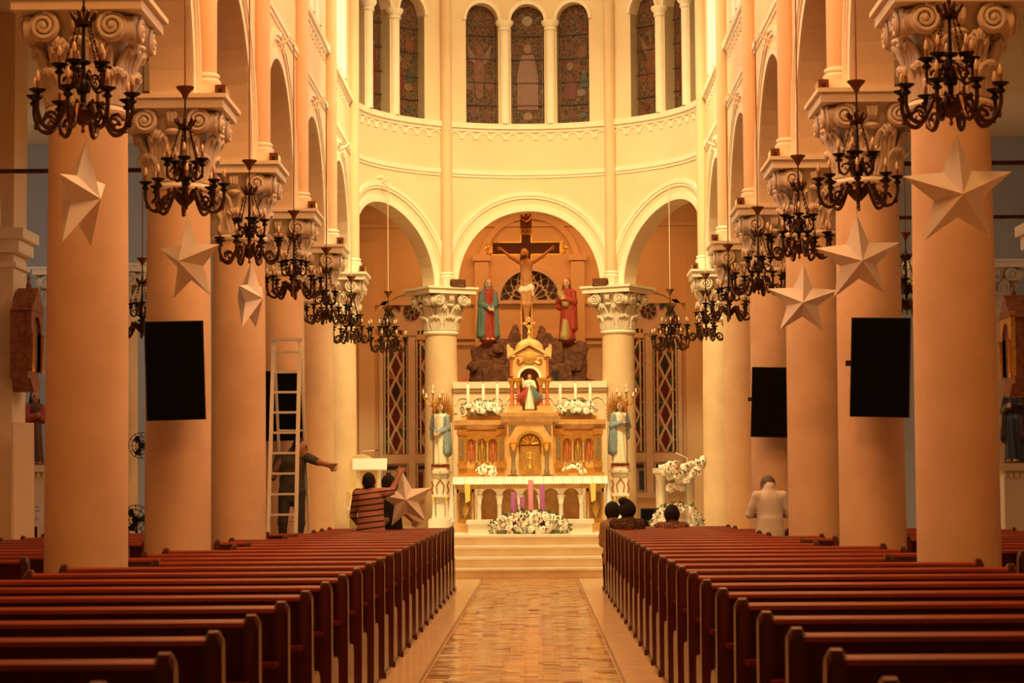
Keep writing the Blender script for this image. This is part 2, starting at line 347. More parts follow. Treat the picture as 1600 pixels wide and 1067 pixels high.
# apse wall
ab = [RA*pi*(i+.5)/3 for i in range(3)]; WOFF = .925; WR = .335
WA = wallset('wall_apse', amap, 0, RA*pi, ab, 1.467, .12, [(-WOFF, WR), (0, WR), (WOFF, WR)], 'curved cream apse wall with three great arches and stained windows')
for b in ab:
    for o in (-WOFF/2, WOFF/2):
        x, y, z = amap(b+o, 0, .0); m = MB().lathe([(.10, ZW0+.04), (.10, ZWS-.2), (.13, ZWS-.17), (.115, ZWS-.13), (.17, ZWS-.05), (.17, ZWS)], 16, (x, y, 0)); m.build('window_shaft', PLW, WA)
wi = 0
for bi, b in enumerate(ab):
    for oi, o in enumerate((-WOFF, 0, WOFF)):
        wi += 1; uc = b+o; n = 14; bn_ = ('left', 'middle', 'right')
        def pm(u, z, t=-.22): return amap(uc+u, z, t)
        m = MB()
        for i in range(8):
            ua = -WR+2*WR*i/8; ub = ua+2*WR/8; m.add([pm(ua, ZW0), pm(ub, ZW0), pm(ub, ZWS), pm(ua, ZWS)], [(0, 1, 2, 3)])
            za = ZWS+math.sqrt(max(0, WR*WR-ua*ua)); zb = ZWS+math.sqrt(max(0, WR*WR-ub*ub)); m.add([pm(ua, ZWS), pm(ub, ZWS), pm(ub, zb), pm(ua, za)], [(0, 1, 2, 3)])
        W = m.build('window_%d' % wi, SGL, smooth=False)
        struct(W, '%s stained glass lancet of three in the %s bay of the apse' % (bn_[oi], bn_[bi]), 'window')
        for z in (8.62, 9.05, 9.5, 9.95):
            m = MB(); slab(m, pm, -WR, WR, z, z+.022, -.21, -.19, .2); m.build('saddle_bar', LEAD, W, False)
        for u in (-WR+.03, WR-.06):
            m = MB(); slab(m, pm, u, u+.012, ZW0, ZWS, -.215, -.2, 1); m.build('border_lead', SG[3], W, False)
        def poly(nm, pts, k):
            m = MB(); c = pts; N = len(c); m.add([pm(u, z, -.205) for u, z in c]+[pm(u, z, -.222) for u, z in c], [tuple(range(N))]+[(i, (i+1) % N, N+(i+1) % N, N+i) for i in range(N)]); m.build(nm, SG[k], W, False)
        def ov(cu, cz, ru, rz, N=12): return [(cu+ru*math.cos(2*pi*i/N), cz+rz*math.sin(2*pi*i/N)) for i in range(N)]
        v = (bi*3+oi) % 3; rnd = random.Random(wi)
        if v == 1:
            poly('robe_glass', [(-.2, 8.55), (-.2, 9.2), (-.12, 9.6), (.12, 9.6), (.2, 9.2), (.2, 8.55)], 1); poly('sash_glass', [(-.05, 8.6), (-.04, 9.6), (.04, 9.6), (.05, 8.6)], 0)
            poly('head_glass', ov(0, 9.72, .075, .095), 0); poly('roundel_glass', ov(0, 10.25, .1, .1), 3); poly('emblem_glass', ov(0, 8.42, .09, .08), 0)
        elif v == 0:
            poly('body_glass', [(-.06, 8.75), (-.11, 9.25), (-.08, 9.6), (.08, 9.6), (.11, 9.25), (.05, 8.75)], 0); poly('wing_glass', [(-.08, 9.55), (-.24, 9.8), (-.2, 9.5), (-.09, 9.4)], 3); poly('wing_glass', [(.08, 9.55), (.24, 9.8), (.2, 9.5), (.09, 9.4)], 3)
            poly('head_glass', ov(0, 9.68, .065, .085), 0)
            for u in (-.19, .19): poly('figure_glass', ov(u, 9.02, .085, .12), 0)
            poly('rose_glass', ov(-.12, 8.45, .06, .07), 1); poly('rose_glass', ov(.12, 8.4, .05, .07), 1)
        else:
            poly('robe_glass', [(-.26, 8.75), (-.2, 9.1), (-.1, 9.25), (.02, 9.0), (-.02, 8.72)], 1); poly('face_glass', ov(-.12, 9.36, .065, .08), 3); poly('cloak_glass', [(.08, 8.95), (.12, 9.2), (.2, 9.22), (.24, 8.95)], 2)
            poly('figure_glass', ov(.13, 9.62, .1, .15), 0); poly('lily_glass', ov(.1, 8.85, .1, .07), 3); poly('rose_glass', ov(-.1, 8.45, .07, .08), 1); poly('rose_glass', ov(.14, 8.42, .06, .06), 2)
# colonnettes above the capitals
pr = [(.13, ZT+.15), (.145, ZT+.17), (.145, ZT+.2), (.115, ZT+.225), (.135, ZT+.245), (.125, ZT+.27), (.105, ZT+.28), (.105, ZTOP)]
for s in (-1, 1):
    for i, y in enumerate(CY):
        p = bpy.data.objects['wall_nave_'+SIDE[s]]; c = (s*3.04, y, 0)
        MB().lathe(pr[6:], 16, c).build('colonnette', SHF, p); MB().lathe(pr[:7], 16, c).box(c[0]-.15, c[0]+.15, y-.15, y+.15, ZT, ZT+.15).build('colonnette_base', PLW, p)
for k in (1, 2):
    a = k*pi/3; c = (-3.04*math.cos(a), YA+3.04*math.sin(a), 0)
    MB().lathe(pr[6:], 16, c).build('colonnette', SHF, WA)
    m = MB().lathe(pr[:7], 16).box(-.15, .15, -.15, .15, ZT, ZT+.15); m.xf(Matrix.Translation(c) @ Matrix.Rotation(-(a-pi/2), 4, 'Z')).build('colonnette_base', PLW, WA)
# ceilings
m = MB(); n = 16
for i in range(n):
    a, b = pi*i/n, pi*(i+1)/n
    m.add([(-3.5*math.cos(a), NAVE0-6, ZTOP+1.6*math.sin(a)), (-3.5*math.cos(b), NAVE0-6, ZTOP+1.6*math.sin(b)), (-3.5*math.cos(b), YA, ZTOP+1.6*math.sin(b)), (-3.5*math.cos(a), YA, ZTOP+1.6*math.sin(a))], [(0, 1, 2, 3)])
    for j in range(6):
        c, d = (pi/2)*j/6, (pi/2)*(j+1)/6
        def D(th, ph): return (-3.5*math.cos(th)*math.cos(ph), YA+3.5*math.sin(th)*math.cos(ph), ZTOP+1.6*math.sin(ph))
        m.add([D(a, c), D(b, c), D(b, d), D(a, d)], [(0, 1, 2, 3)])
struct(m.build('ceiling', CEIL), 'cream barrel vault over the nave', 'ceiling')
# aisles, transept ends and ambulatory
for s in (-1, 1):
    m = MB(); X = s*6.6
    m.box(X, X+s*.3, 5, 29.0, 0, 7.6); m.box(X, s*9.4, 28.7, 29.0, 0, 7.6); m.box(s*9.2, s*9.5, 29.0, 38.2, 0, 7.6)
    W = struct(m.build('wall_'+SIDE[s], PLA, smooth=False), 'outer wall of the %s side aisle' % SIDE[s], 'wall')
    for y in (19.2, 23.5, 27.8):
        m = MB().box(X-s*.22, X, y-.35, y+.35, 0, 7.4); m.build('pilaster', PLA, W, False)
        m = MB().box(X-s*.36, X, y-.45, y+.45, 4.55, 4.68).box(X-s*.30, X, y-.41, y+.41, 4.38, 4.55).box(X-s*.26, X, y-.38, y+.38, 4.2, 4.26); m.build('pilaster_cornice', PLW, W, False)
        m = MB()
        def am(u, z, t): return (X-s*t, u, z)
        band(m, am, y-2.15, 1.45, 1.62, 4.68, -.02, .1); m.build('blind_arch', PLW, W, False)
        if y < 27:
            m = MB(); n = 12; uc = y+2.15
            pts = [(uc-.8, 2.2), (uc+.8, 2.2)]+[(uc+.8*math.cos(pi*i/n), 4.6+.8*math.sin(pi*i/n)) for i in range(n+1)]
            m.add([am(u, z, .01) for u, z in pts], [tuple(range(len(pts)))]); m.build('aisle_window_pane', GRY, W, False)
    m = MB().box(s*4.6, s*9.4, 38, 38.3, 0, 7.6); G = struct(m.build('wall_transept_'+SIDE[s], GRY, smooth=False), 'grey-blue end wall of the %s side chapel' % SIDE[s], 'wall')
    struct(MB().box(s*3.5, s*9.4, NAVE0-6, 38.3, 7.4, 7.5).build('ceiling_aisle_'+SIDE[s], CEIL, smooth=False), 'flat ceiling over the %s aisle' % SIDE[s], 'ceiling')
    for k, y in enumerate((21.15, 25.45) if s > 0 else (21.15,)):
        for z in (4.48,):
            r_ = MB().tube([(s*3.5, y, z), (s*6.5, y, z)], .022, 6).box(s*6.38, s*6.6, y-.06, y+.06, z-.06, z+.06).build('tie_rod', BRZ)
            tag(r_, 'dark iron tie rod across the %s aisle behind the %s column' % (SIDE[s], ORD[k+1]), 'rod', 'aisle tie rods')
YB = 44.8
m = MB().box(-4.2, 4.2, YB, YB+.3, 0, 8.4)
WB = struct(m.build('wall_back', AMB, smooth=False), 'flat ochre wall of the ambulatory behind the altar', 'wall')
for s in (-1, 1):
    m = MB().add([(s*4.2, YB, 0), (s*6.8, 38.3, 0), (s*6.8, 38.3, 8.4), (s*4.2, YB, 8.4), (s*4.4, YB+.2, 0), (s*7.0, 38.4, 0), (s*7.0, 38.4, 8.4), (s*4.4, YB+.2, 8.4)], [(0, 1, 2, 3), (4, 5, 6, 7), (3, 2, 6, 7), (0, 3, 7, 4)])
    struct(m.build('wall_ambulatory_'+SIDE[s], AMB, smooth=False), 'angled ochre wall closing the ambulatory on the %s' % SIDE[s], 'wall')
m = MB()
for i in range(18):
    a, b = pi*i/18, pi*(i+1)/18
    m.add([(-3.4*math.cos(a), YA+3.4*math.sin(a), 7.2), (-3.4*math.cos(b), YA+3.4*math.sin(b), 7.2), (-8*math.cos(b), YA+8*math.sin(b), 7.2), (-8*math.cos(a), YA+8*math.sin(a), 7.2)], [(0, 1, 2, 3)])
struct(m.build('ceiling_ambulatory', CEIL, smooth=False), 'low ceiling of the ambulatory', 'ceiling')
for z0, z1, t in ((4.42, 4.52, .08), (4.3, 4.36, .05), (5.12, 5.2, .06), (6.7, 6.78, .06)):
    MB().box(-4.2, 4.2, YB-t, YB, z0, z1).build('trim_moulding', AMB, WB, False)
for s in (-1, 1):
    MB().box(s*.97-.14, s*.97+.14, YB-.12, YB, 0, 6.1).box(s*.97-.18, s*.97+.18, YB-.16, YB, 6.0, 6.12).build('niche_pilaster', AMB, WB, False)
    MB().box(s*3.3-.16, s*3.3+.16, YB-.12, YB, 0, 6.4).build('wall_pilaster', AMB, WB, False)
def bm(u, z, t): return (u, YB-t, z)
m = MB(); band(m, bm, 0, .9, 1.02, 5.95, -.01, .1); m.build('niche_arch', AMB, WB, False)
for s in (-1, 1):
    m = MB(); band(m, bm, s*2.39, .74, .82, 4.62, -.01, .06); m.build('window_arch', AMB, WB, False)
# lunette window
L_ = struct(MB().add([bm(0, 0, 0)], []).build('window_10', TRC), 'dark half-round traceried fan window above the rock grotto', 'window')
LZ = 5.2
def ring(pts, nm, mt, d0=.02, d1=.04, par=L_):
    m = MB(); N = len(pts); m.add([bm(u, z, d1) for u, z in pts]+[bm(u, z, d0) for u, z in pts], [tuple(range(N))]+[(i, (i+1) % N, N+(i+1) % N, N+i) for i in range(N)]); return m.build(nm, mt, par, False)
def pol(r, a): return (r*math.cos(a), LZ+r*math.sin(a))
m = MB(); band(m, bm, 0, .60, .70, LZ, 0, .1); m.box(-.7, .7, YB-.1, YB, LZ-.07, LZ+.0); band(m, bm, 0, 0, .61, LZ, 0, .012, 20); m.build('window_frame', TRC, L_, False)
for i in range(9):
    a0 = pi*(i+.16)/9; a1 = pi*(i+.84)/9; am_ = (a0+a1)/2
    ring([pol(.14, am_), pol(.33, a0), pol(.36, am_), pol(.33, a1)], 'pane', GLK)
    ring([pol(.40, am_), pol(.48, a0-.02), pol(.57, am_), pol(.48, a1+.02)], 'pane', GLK)
for i in range(10):
    a = pi*i/9
    if 0 < i < 9: ring([pol(.37, a), pol(.43, a-.06), pol(.43, a+.06)], 'pane', GLK)
    ring([pol(.585, min(max(a-.12, .01), pi)), pol(.585, max(min(a+.12, pi-.01), 0)), pol(.5, a)], 'pane', GLK)
# lattice windows
def lattice(no, xc, lab):
    W = struct(obj('window_%d' % no, None, None, (xc, YB, 0)), lab, 'window'); rnd = random.Random(no)
    def box(a, b, z0, z1, t0, t1, nm, mt): MB().box(a, b, -t1, -t0, z0, z1).build(nm, mt, W, False)
    def pane(pts, mt):
        m = MB(); m.prism(pts, -.05, -.02); m.build('pane', mt, W, False)
    Z0, Z1 = 2.12, 4.62
    box(-.66, -.58, 1.25, 4.7, 0, .1, 'window_frame', TRC); box(.58, .66, 1.25, 4.7, 0, .1, 'window_frame', TRC)
    box(-.07, .07, 1.25, 4.55, 0, .13, 'mullion', TRC); box(-.11, .11, 4.5, 4.66, 0, .16, 'mullion_capital', TRC)
    box(-.58, .58, 1.92, 2.1, 0, .09, 'transom', TRC); box(-.62, .62, 1.2, 1.3, 0, .11, 'window_sill', TRC)
    for s in (-1, 1):
        c = s*.325; hw = .235; box(c-hw, c+hw, 1.3, Z1, 0, .015, 'lattice_ground', TRC)
        nU = 5; hU = (Z1-Z0)/nU
        for k in range(nU):
            z = Z0+hU*k; zm = z+hU/2
            pane([(c, z+.03), (c+.085, zm), (c, z+hU-.03), (c-.085, zm)], rnd.choice([GLR, GLR, GLK]))
            for q in (-1, 1):
                pane([(c+q*.045, z+.01), (c+q*.135, z+.01), (c+q*.135, zm-.06)][::q], rnd.choice([GLR, GLG, GLR, GLO]))
                pane([(c+q*.045, z+hU-.01), (c+q*.135, zm+.06), (c+q*.135, z+hU-.01)][::q], rnd.choice([GLR, GLR, GLG]))
                for za, zb in ((z+.02, zm-.02), (zm+.02, z+hU-.02)):
                    pane([(c+q*.17, za), (c+q*.215, za), (c+q*.215, zb), (c+q*.17, zb)][::q], rnd.choice([GLK, GLG, GLB, GLR]))
                m = MB().tube([(c, -.03, z), (c+q*.13, -.03, zm), (c, -.03, z+hU)], .022, 4); m.build('lattice_bar', TRC, W, False)
        for q in (-1, 1):
            box(c+q*.152-.017, c+q*.152+.017, Z0, Z1, .01, .06, 'lattice_bar', TRC); box(c+q*.225-.014, c+q*.225+.014, 1.3, Z1, .01, .07, 'lattice_bar', TRC)
        box(c-.2, c+.2, 1.8, 1.87, .015, .05, 'pane', GLK)
        for q in (-.16, .16): box(c+q-.05, c+q+.05, 1.36, 1.74, .015, .05, 'pane', rnd.choice([GLR, GLB, GLK]))
        pane([(c-.07, 1.36), (c+.07, 1.36), (c, 1.72)], rnd.choice([GLR, GLG]))
    # rose in the head
    m = MB(); 
    for i in range(24):
        a, b = pi*i/24, pi*(i+1)/24
        m.add([(0, -.015, 4.62), (.74*math.cos(a), -.015, 4.62+.74*math.sin(a)), (.74*math.cos(b), -.015, 4.62+.74*math.sin(b))], [(0, 1, 2)])
    m.build('window_head', TRC, W, False)
    zc = 4.98; m = MB().lathe([(0, -.05), (.045, -.05), (.045, 0), (0, 0)], 10); m.xf(Matrix.Translation((0, 0, zc)) @ Matrix.Rotation(-pi/2, 4, 'X')).build('pane', GLK, W, False)
    for i in range(8):
        a = 2*pi*i/8+.2
        pane([(.07*math.cos(a-.15), zc+.07*math.sin(a-.15)), (.17*math.cos(a-.3), zc+.17*math.sin(a-.3)), (.17*math.cos(a+.3), zc+.17*math.sin(a+.3)), (.07*math.cos(a+.15), zc+.07*math.sin(a+.15))], (GLR, GLG, GLR, GLK)[i % 4])
    for i, a in enumerate((.25, .62, 1.0, pi-1.0, pi-.62, pi-.25)):
        pane([(.42*math.cos(a), 4.64+.42*math.sin(a)), (.62*math.cos(a-.16), 4.64+.62*math.sin(a-.16)), (.62*math.cos(a+.16), 4.64+.62*math.sin(a+.16))], (GLR, GLG, GLB)[i % 3])
lattice(11, -2.39, 'tall arched lattice window with coloured panes behind the left apse arch')
lattice(12, 2.39, 'tall arched lattice window with coloured panes behind the right apse arch')
# floor, aisle tiles, steps
FLR = mat('side_floor_stone', (.62, .42, .24), .3, c2=(.50, .32, .17), scale=4)
FLB = mat('aisle_border_stone', (.80, .60, .38), .18, c2=(.70, .50, .30), scale=6)
FLD = mat('aisle_line_stone', (.22, .11, .05), .25)
FL = struct(MB().box(-9.5, 9.5, -3, 48, -.3, 0).build('floor', FLR, smooth=False), 'polished stone church floor', 'floor')
for s in (-1, 1):
    MB().box(min(s*.752, s*1.2), max(s*.752, s*1.2), -2, 34.6, 0, .004).build('border_strip', FLB, FL, False)
    MB().box(min(s*.73, s*.752), max(s*.73, s*.752), -2, 34.6, 0, .005).build('border_line', FLD, FL, False)
TM = [mat('aisle_tile_%s' % n, c, .13, c2=c2, scale=12, coat=.4) for n, c, c2 in (('honey', (.66, .42, .17), (.54, .32, .12)), ('rose', (.62, .33, .18), (.50, .25, .13)), ('gold', (.86, .62, .27), (.74, .50, .19)), ('tan', (.42, .24, .11), (.34, .18, .08)))]
TME = []
for i, t in enumerate(TM):
    m = MB(); d = .003; m.add([(-.070, -.049, -.004), (.070, -.049, -.004), (.070, .049, -.004), (-.070, .049, -.004), (-.068, -.047, .006), (.068, -.047, .006), (.068, .047, .006), (-.068, .047, .006)], [(0, 1, 5, 4), (1, 2, 6, 5), (2, 3, 7, 6), (3, 0, 4, 7), (4, 5, 6, 7)])
    TME.append(m.mesh('tile', t, False))
rest = [MB() for _ in TM]; cnt = 0; rnd = random.Random(3)
y = 15.9; row = 0
while y < 34.45:
    row += 1
    for i in range(10):
        q = rnd.choices(range(4), (4, 3, 2, 3) if i not in (4, 5) else (1, 3, 5, 1))[0]; tx = rnd.gauss(0, .02); ty = rnd.gauss(0, .006); x = -.63+.14*i+(.018 if row % 2 else -.018)
        if cnt < 299:
            o = obj('tile', TME[q], FL, (x, y, .0)); o.rotation_euler = (tx, ty, 0); cnt += 1
        else:
            mt = Matrix.Translation((x, y, 0)) @ Matrix.Rotation(tx, 4, 'X') @ Matrix.Rotation(ty, 4, 'Y')
            b = MB().add([v.co for v in TME[q].vertices], [tuple(p.vertices) for p in TME[q].polygons]).xf(mt); rest[q].add(b.v, b.f)
    y += .1
for q, r_ in enumerate(rest): o = r_.build('far_tiles', TM[q], FL, False); o['kind'] = 'stuff'
ST = struct(obj('altar_steps', None, None, (0, 34.6, 0)), 'four cream marble steps rising to the sanctuary', 'steps')
for i in range(4):
    y0 = .35*i; m = MB().box(-2.9, 2.9, y0+.02, 12 if i == 3 else y0+.8, .165*i if i else 0, .165*(i+1)-.035); m.build('step', STEP, ST, False)
    MB().box(-2.92, 2.92, y0-.01, 12 if i == 3 else y0+.8, .165*(i+1)-.035, .165*(i+1)).build('step_nosing', MARW, ST, False)
# ================================================================== COLUMNS
def spiral(side):
    m = MB(); pts = []; rs = []
    for i in range(34):
        a = i/33*4.2*pi; r = .098*(1-i/33*.82); pts.append((side*r*math.cos(a+pi/2), -.012-.02*i/33, r*math.sin(a+pi/2))); rs.append(.019*(1-.35*i/33))
    m.tube(pts, rs, 6); m.ball((0, -.03, 0), (.026, .02, .026))
    d = MB().lathe([(0, 0), (.10, 0), (.108, .02), (.09, .07), (0, .08)], 20); d.xf(Matrix.Rotation(-pi/2, 4, 'X')); m.add(d.v, d.f); return m.mesh('volute', CAP)
def leafmesh(hh, w_, out):
    m = MB()
    for j in range(-2, 3):
        q = j/2; sp = w_*q; k = 1-.16*abs(q); h2 = hh*(1-.10*q*q)
        m.tube([(sp*.6, .01, 0), (sp, -.008, h2*.4), (sp*1.15, -.015, h2*.7), (sp*1.05, -.02-out*.45, h2*.94), (sp*.85, -.02-out*.8*k, h2), (sp*.65, -.02-out*k, h2*.95), (sp*.5, -.02-out*.92*k, h2*.86)], [.018, .024, .025, .024, .022, .018, .012], 6)
    return m.mesh('acanthus_leaf', CAP)
SPL = {-1: spiral(-1), 1: spiral(1)}; LF1 = leafmesh(.26, .085, .065); LF2 = leafmesh(.47, .08, .10)
BELL = MB().lathe([(.295, 4.33), (.30, 4.5), (.32, 4.75), (.38, 4.93), (.44, 5.0)], 24).mesh('capital', CAP)
ROLL = MB().tube([(.25, -.325, 4.885), (.315, -.33, 4.88), (.345, -.345, 4.878), (.33, -.315, 4.88), (.325, -.25, 4.885)], [.085, .088, .10, .088, .085], 12).mesh('scroll', CAP)
FLEU = MB()
for i in (-1, 0, 1): FLEU.tube([(i*.035, -.40, 4.99), (i*.035, -.44, 4.95), (i*.03, -.43, 4.89), (i*.02, -.38, 4.86)], .02, 6)
FLEU.ball((0, -.39, 4.79), (.075, .05, .035)); FLEU = FLEU.mesh('fleuron', CAP)
SHAFT = MB().lathe([(.40, 0), (.40, .12), (.38, .12), (.40, .17), (.38, .24), (.34, .26), (.345, .33), (.315, .36), (.312, 1.5), (.308, 3), (.297, 4.25)], 40).mesh('shaft', CPT)
ASTR = MB().lathe([(.297, 4.25), (.325, 4.26), (.335, 4.285), (.325, 4.31), (.30, 4.33)], 32).mesh('astragal', PLW)
ABAC = MB().box(-.49, .49, -.49, .49, 5.0, 5.09).box(-.525, .525, -.525, .525, 5.09, 5.13).mesh('abacus', PLW, False)
def column(x, y, rz, label):
    c = thing('column', label, 'column', (x, y, 0), rz, 'columns of the nave and apse')
    obj('shaft', SHAFT, c); obj('astragal', ASTR, c); obj('abacus', ABAC, c); k = obj('capital', BELL, c)
    for i in range(4):
        R = Matrix.Rotation(i*pi/2, 4, 'Z')
        for s in (-1, 1):
            o = obj('volute', SPL[s], k); o.matrix_basis = R @ Matrix.Translation((s*.255, -.425, 4.885)) @ Matrix.Scale(1.08, 4)
        o = obj('scroll', ROLL, k); o.matrix_basis = R
        o = obj('fleuron', FLEU, k); o.matrix_basis = R
    for i in range(8):
        o = obj('acanthus_leaf', LF1, k); o.matrix_basis = Matrix.Rotation(i*pi/4, 4, 'Z') @ Matrix.Translation((0, -.31, 4.33))
        o = obj('acanthus_leaf', LF2, k); o.matrix_basis = Matrix.Rotation(i*pi/4+pi/8, 4, 'Z') @ Matrix.Translation((0, -.315, 4.33))
    return c
for s in (-1, 1):
    for i, y in enumerate(CY):
        column(s*CX, y, 0, '%s cream column from the camera on the %s of the nave' % (ORD[i] if i else 'closest and largest', SIDE[s]))
for k in (1, 2):
    a = k*pi/3; column(-RA*math.cos(a), YA+RA*math.sin(a), -(a-pi/2), 'bright apse column just %s of the high altar' % ('left', 'right')[k-1])
for s in (-1, 1):
    c = column(s*6.78, 36.6, 0, 'far column in the %s side chapel glimpsed between nave columns' % SIDE[s])
    c = column(s*7.75, 37.1, 0, 'far outermost column in the %s side chapel behind the nearest nave column' % SIDE[s])
# floodlights on the capitals
def flood(x, y, z, rz, lab):
    t = thing('floodlight', lab, 'floodlight', (x, y, z), rz, 'floodlights on the capitals')
    MB().box(-.05, .05, -.14, .14, .03, .13).build('housing', BRL, t, False); MB().box(-.052, -.048, -.12, .12, .045, .115).build('glass_face', BULB, t, False)
    MB().box(-.02, .02, -.15, -.14, 0, .09).box(-.02, .02, .14, .15, 0, .09).box(-.04, .04, -.15, .15, 0, .012).build('yoke', BRZ, t, False); return t
for s in (-1, 1):
    for i, y in enumerate(CY):
        flood(s*2.87, y-.1, ZT, 0 if s > 0 else pi, 'small floodlight on the capital of the %s %s nave column' % (ORD[i], SIDE[s]))
        b = MB().box(-.14, .14, -.03, .03, 0, .035).box(-.15, -.14, -.035, .035, 0, .04).box(.14, .15, -.035, .035, 0, .04).build('light_bar', BRL, None, False, (s*3.42, y-.44, ZT))
        tag(b, 'slim brown light bar on the front edge of the %s %s capital' % (ORD[i], SIDE[s]), 'light bar', 'light bars on the capitals')
for k in (1, 2):
    a = k*pi/3; flood(-2.87*math.cos(a)+(.12 if k == 1 else -.12), YA+2.87*math.sin(a)-.02, ZT, -(a-pi/2)-pi/2, 'wide floodlight on the apse capital %s of the crucifix' % ('left', 'right')[k-1])
# ================================================================== PEWS
pe = [(-.035, 0), (.46, 0), (.46, .05), (.43, .07), (.43, .40), (.40, .44), (.30, .46), (.12, .46), (.085, .52), (.075, .86), (.06, .888), (.03, .895), (0, .888), (-.015, .86), (.0, .45), (-.02, .07), (-.035, .05)]
END = MB().prism(pe, -.035, -.018, 'x').prism(pe, -.018, .018, 'x').prism(pe, .018, .035, 'x')
END.v = [(x, y, z-(.03 if abs(x) > .03 and z > .8 else 0)) for x, y, z in END.v]
END = END.mesh('pew_end', WOODD)
FOOT = MB().box(-.05, .05, -.06, .49, 0, .05).mesh('end_foot', WOODD, False)
PM = {}
def pewmesh(L):
    if L not in PM:
        PM[L] = dict(top_rail=MB().prism([(-.014, .842), (.055, .842), (.058, .856), (.04, .872), (.014, .872), (-.010, .860)], .04, L-.04, 'x').mesh('top_rail', WOODR), backrest=MB().box(.04, L-.04, .012, .04, .42, .845).mesh('backrest', WOODD, False),
                     seat=MB().prism([(.03, .40), (.44, .41), (.45, .43), (.43, .445), (.03, .43)], .04, L-.04, 'x').mesh('seat', WOOD), book_ledge=MB().box(.04, L-.04, -.16, .0, .60, .622).mesh('book_ledge', WOOD, False),
                     kneeler=MB().box(.06, L-.06, -.33, -.18, .17, .215).mesh('kneeler', WOOD, False), kneeler_post=MB().box(.09, .13, -.30, -.21, 0, .17).mesh('kneeler_post', WOODD, False), centre_post=MB().box(L/2-.03, L/2+.03, -.30, -.21, 0, .17).mesh('centre_post', WOODD, False))
    return PM[L]
def pew(x, y, L, s, lab, grp):
    t = thing('pew', lab, 'pew', (x, y, 0), 0, grp)
    if s < 0: t.scale = (1, 1, 1)
    for k, me in pewmesh(L).items():
        o = obj(k, me, t)
        if s < 0: o.location.x = -L
    for q in (.035, L-.035):
        e = obj('pew_end', END, t, (s*q, 0, 0)); obj('end_foot', FOOT, e)
NP = 24
def nth(n): return '%d%s' % (n, 'th' if 10 <= n % 100 <= 20 else {1: 'st', 2: 'nd', 3: 'rd'}.get(n % 10, 'th'))
for s in (-1, 1):
    for k in range(NP):
        y = 5.935+1.065*k
        short = any(y-.34 < c+.42 and y+.5 > c-.42 for c in CY) or (s < 0 and k == 21)
        pew(s*1.02, y, 1.74 if short else 2.2, s, '%s dark red pew from the steps, %s of the aisle%s' % (nth(NP-k), SIDE[s], ', cut short by a column' if short else ''), 'nave pews on the '+SIDE[s])
    for k in range(13):
        y = 15.2+1.065*k
        pew(s*3.85, y, 2.05, s, '%s pew from the front in the dim %s side aisle' % (nth(13-k), SIDE[s]), 'side aisle pews on the '+SIDE[s])
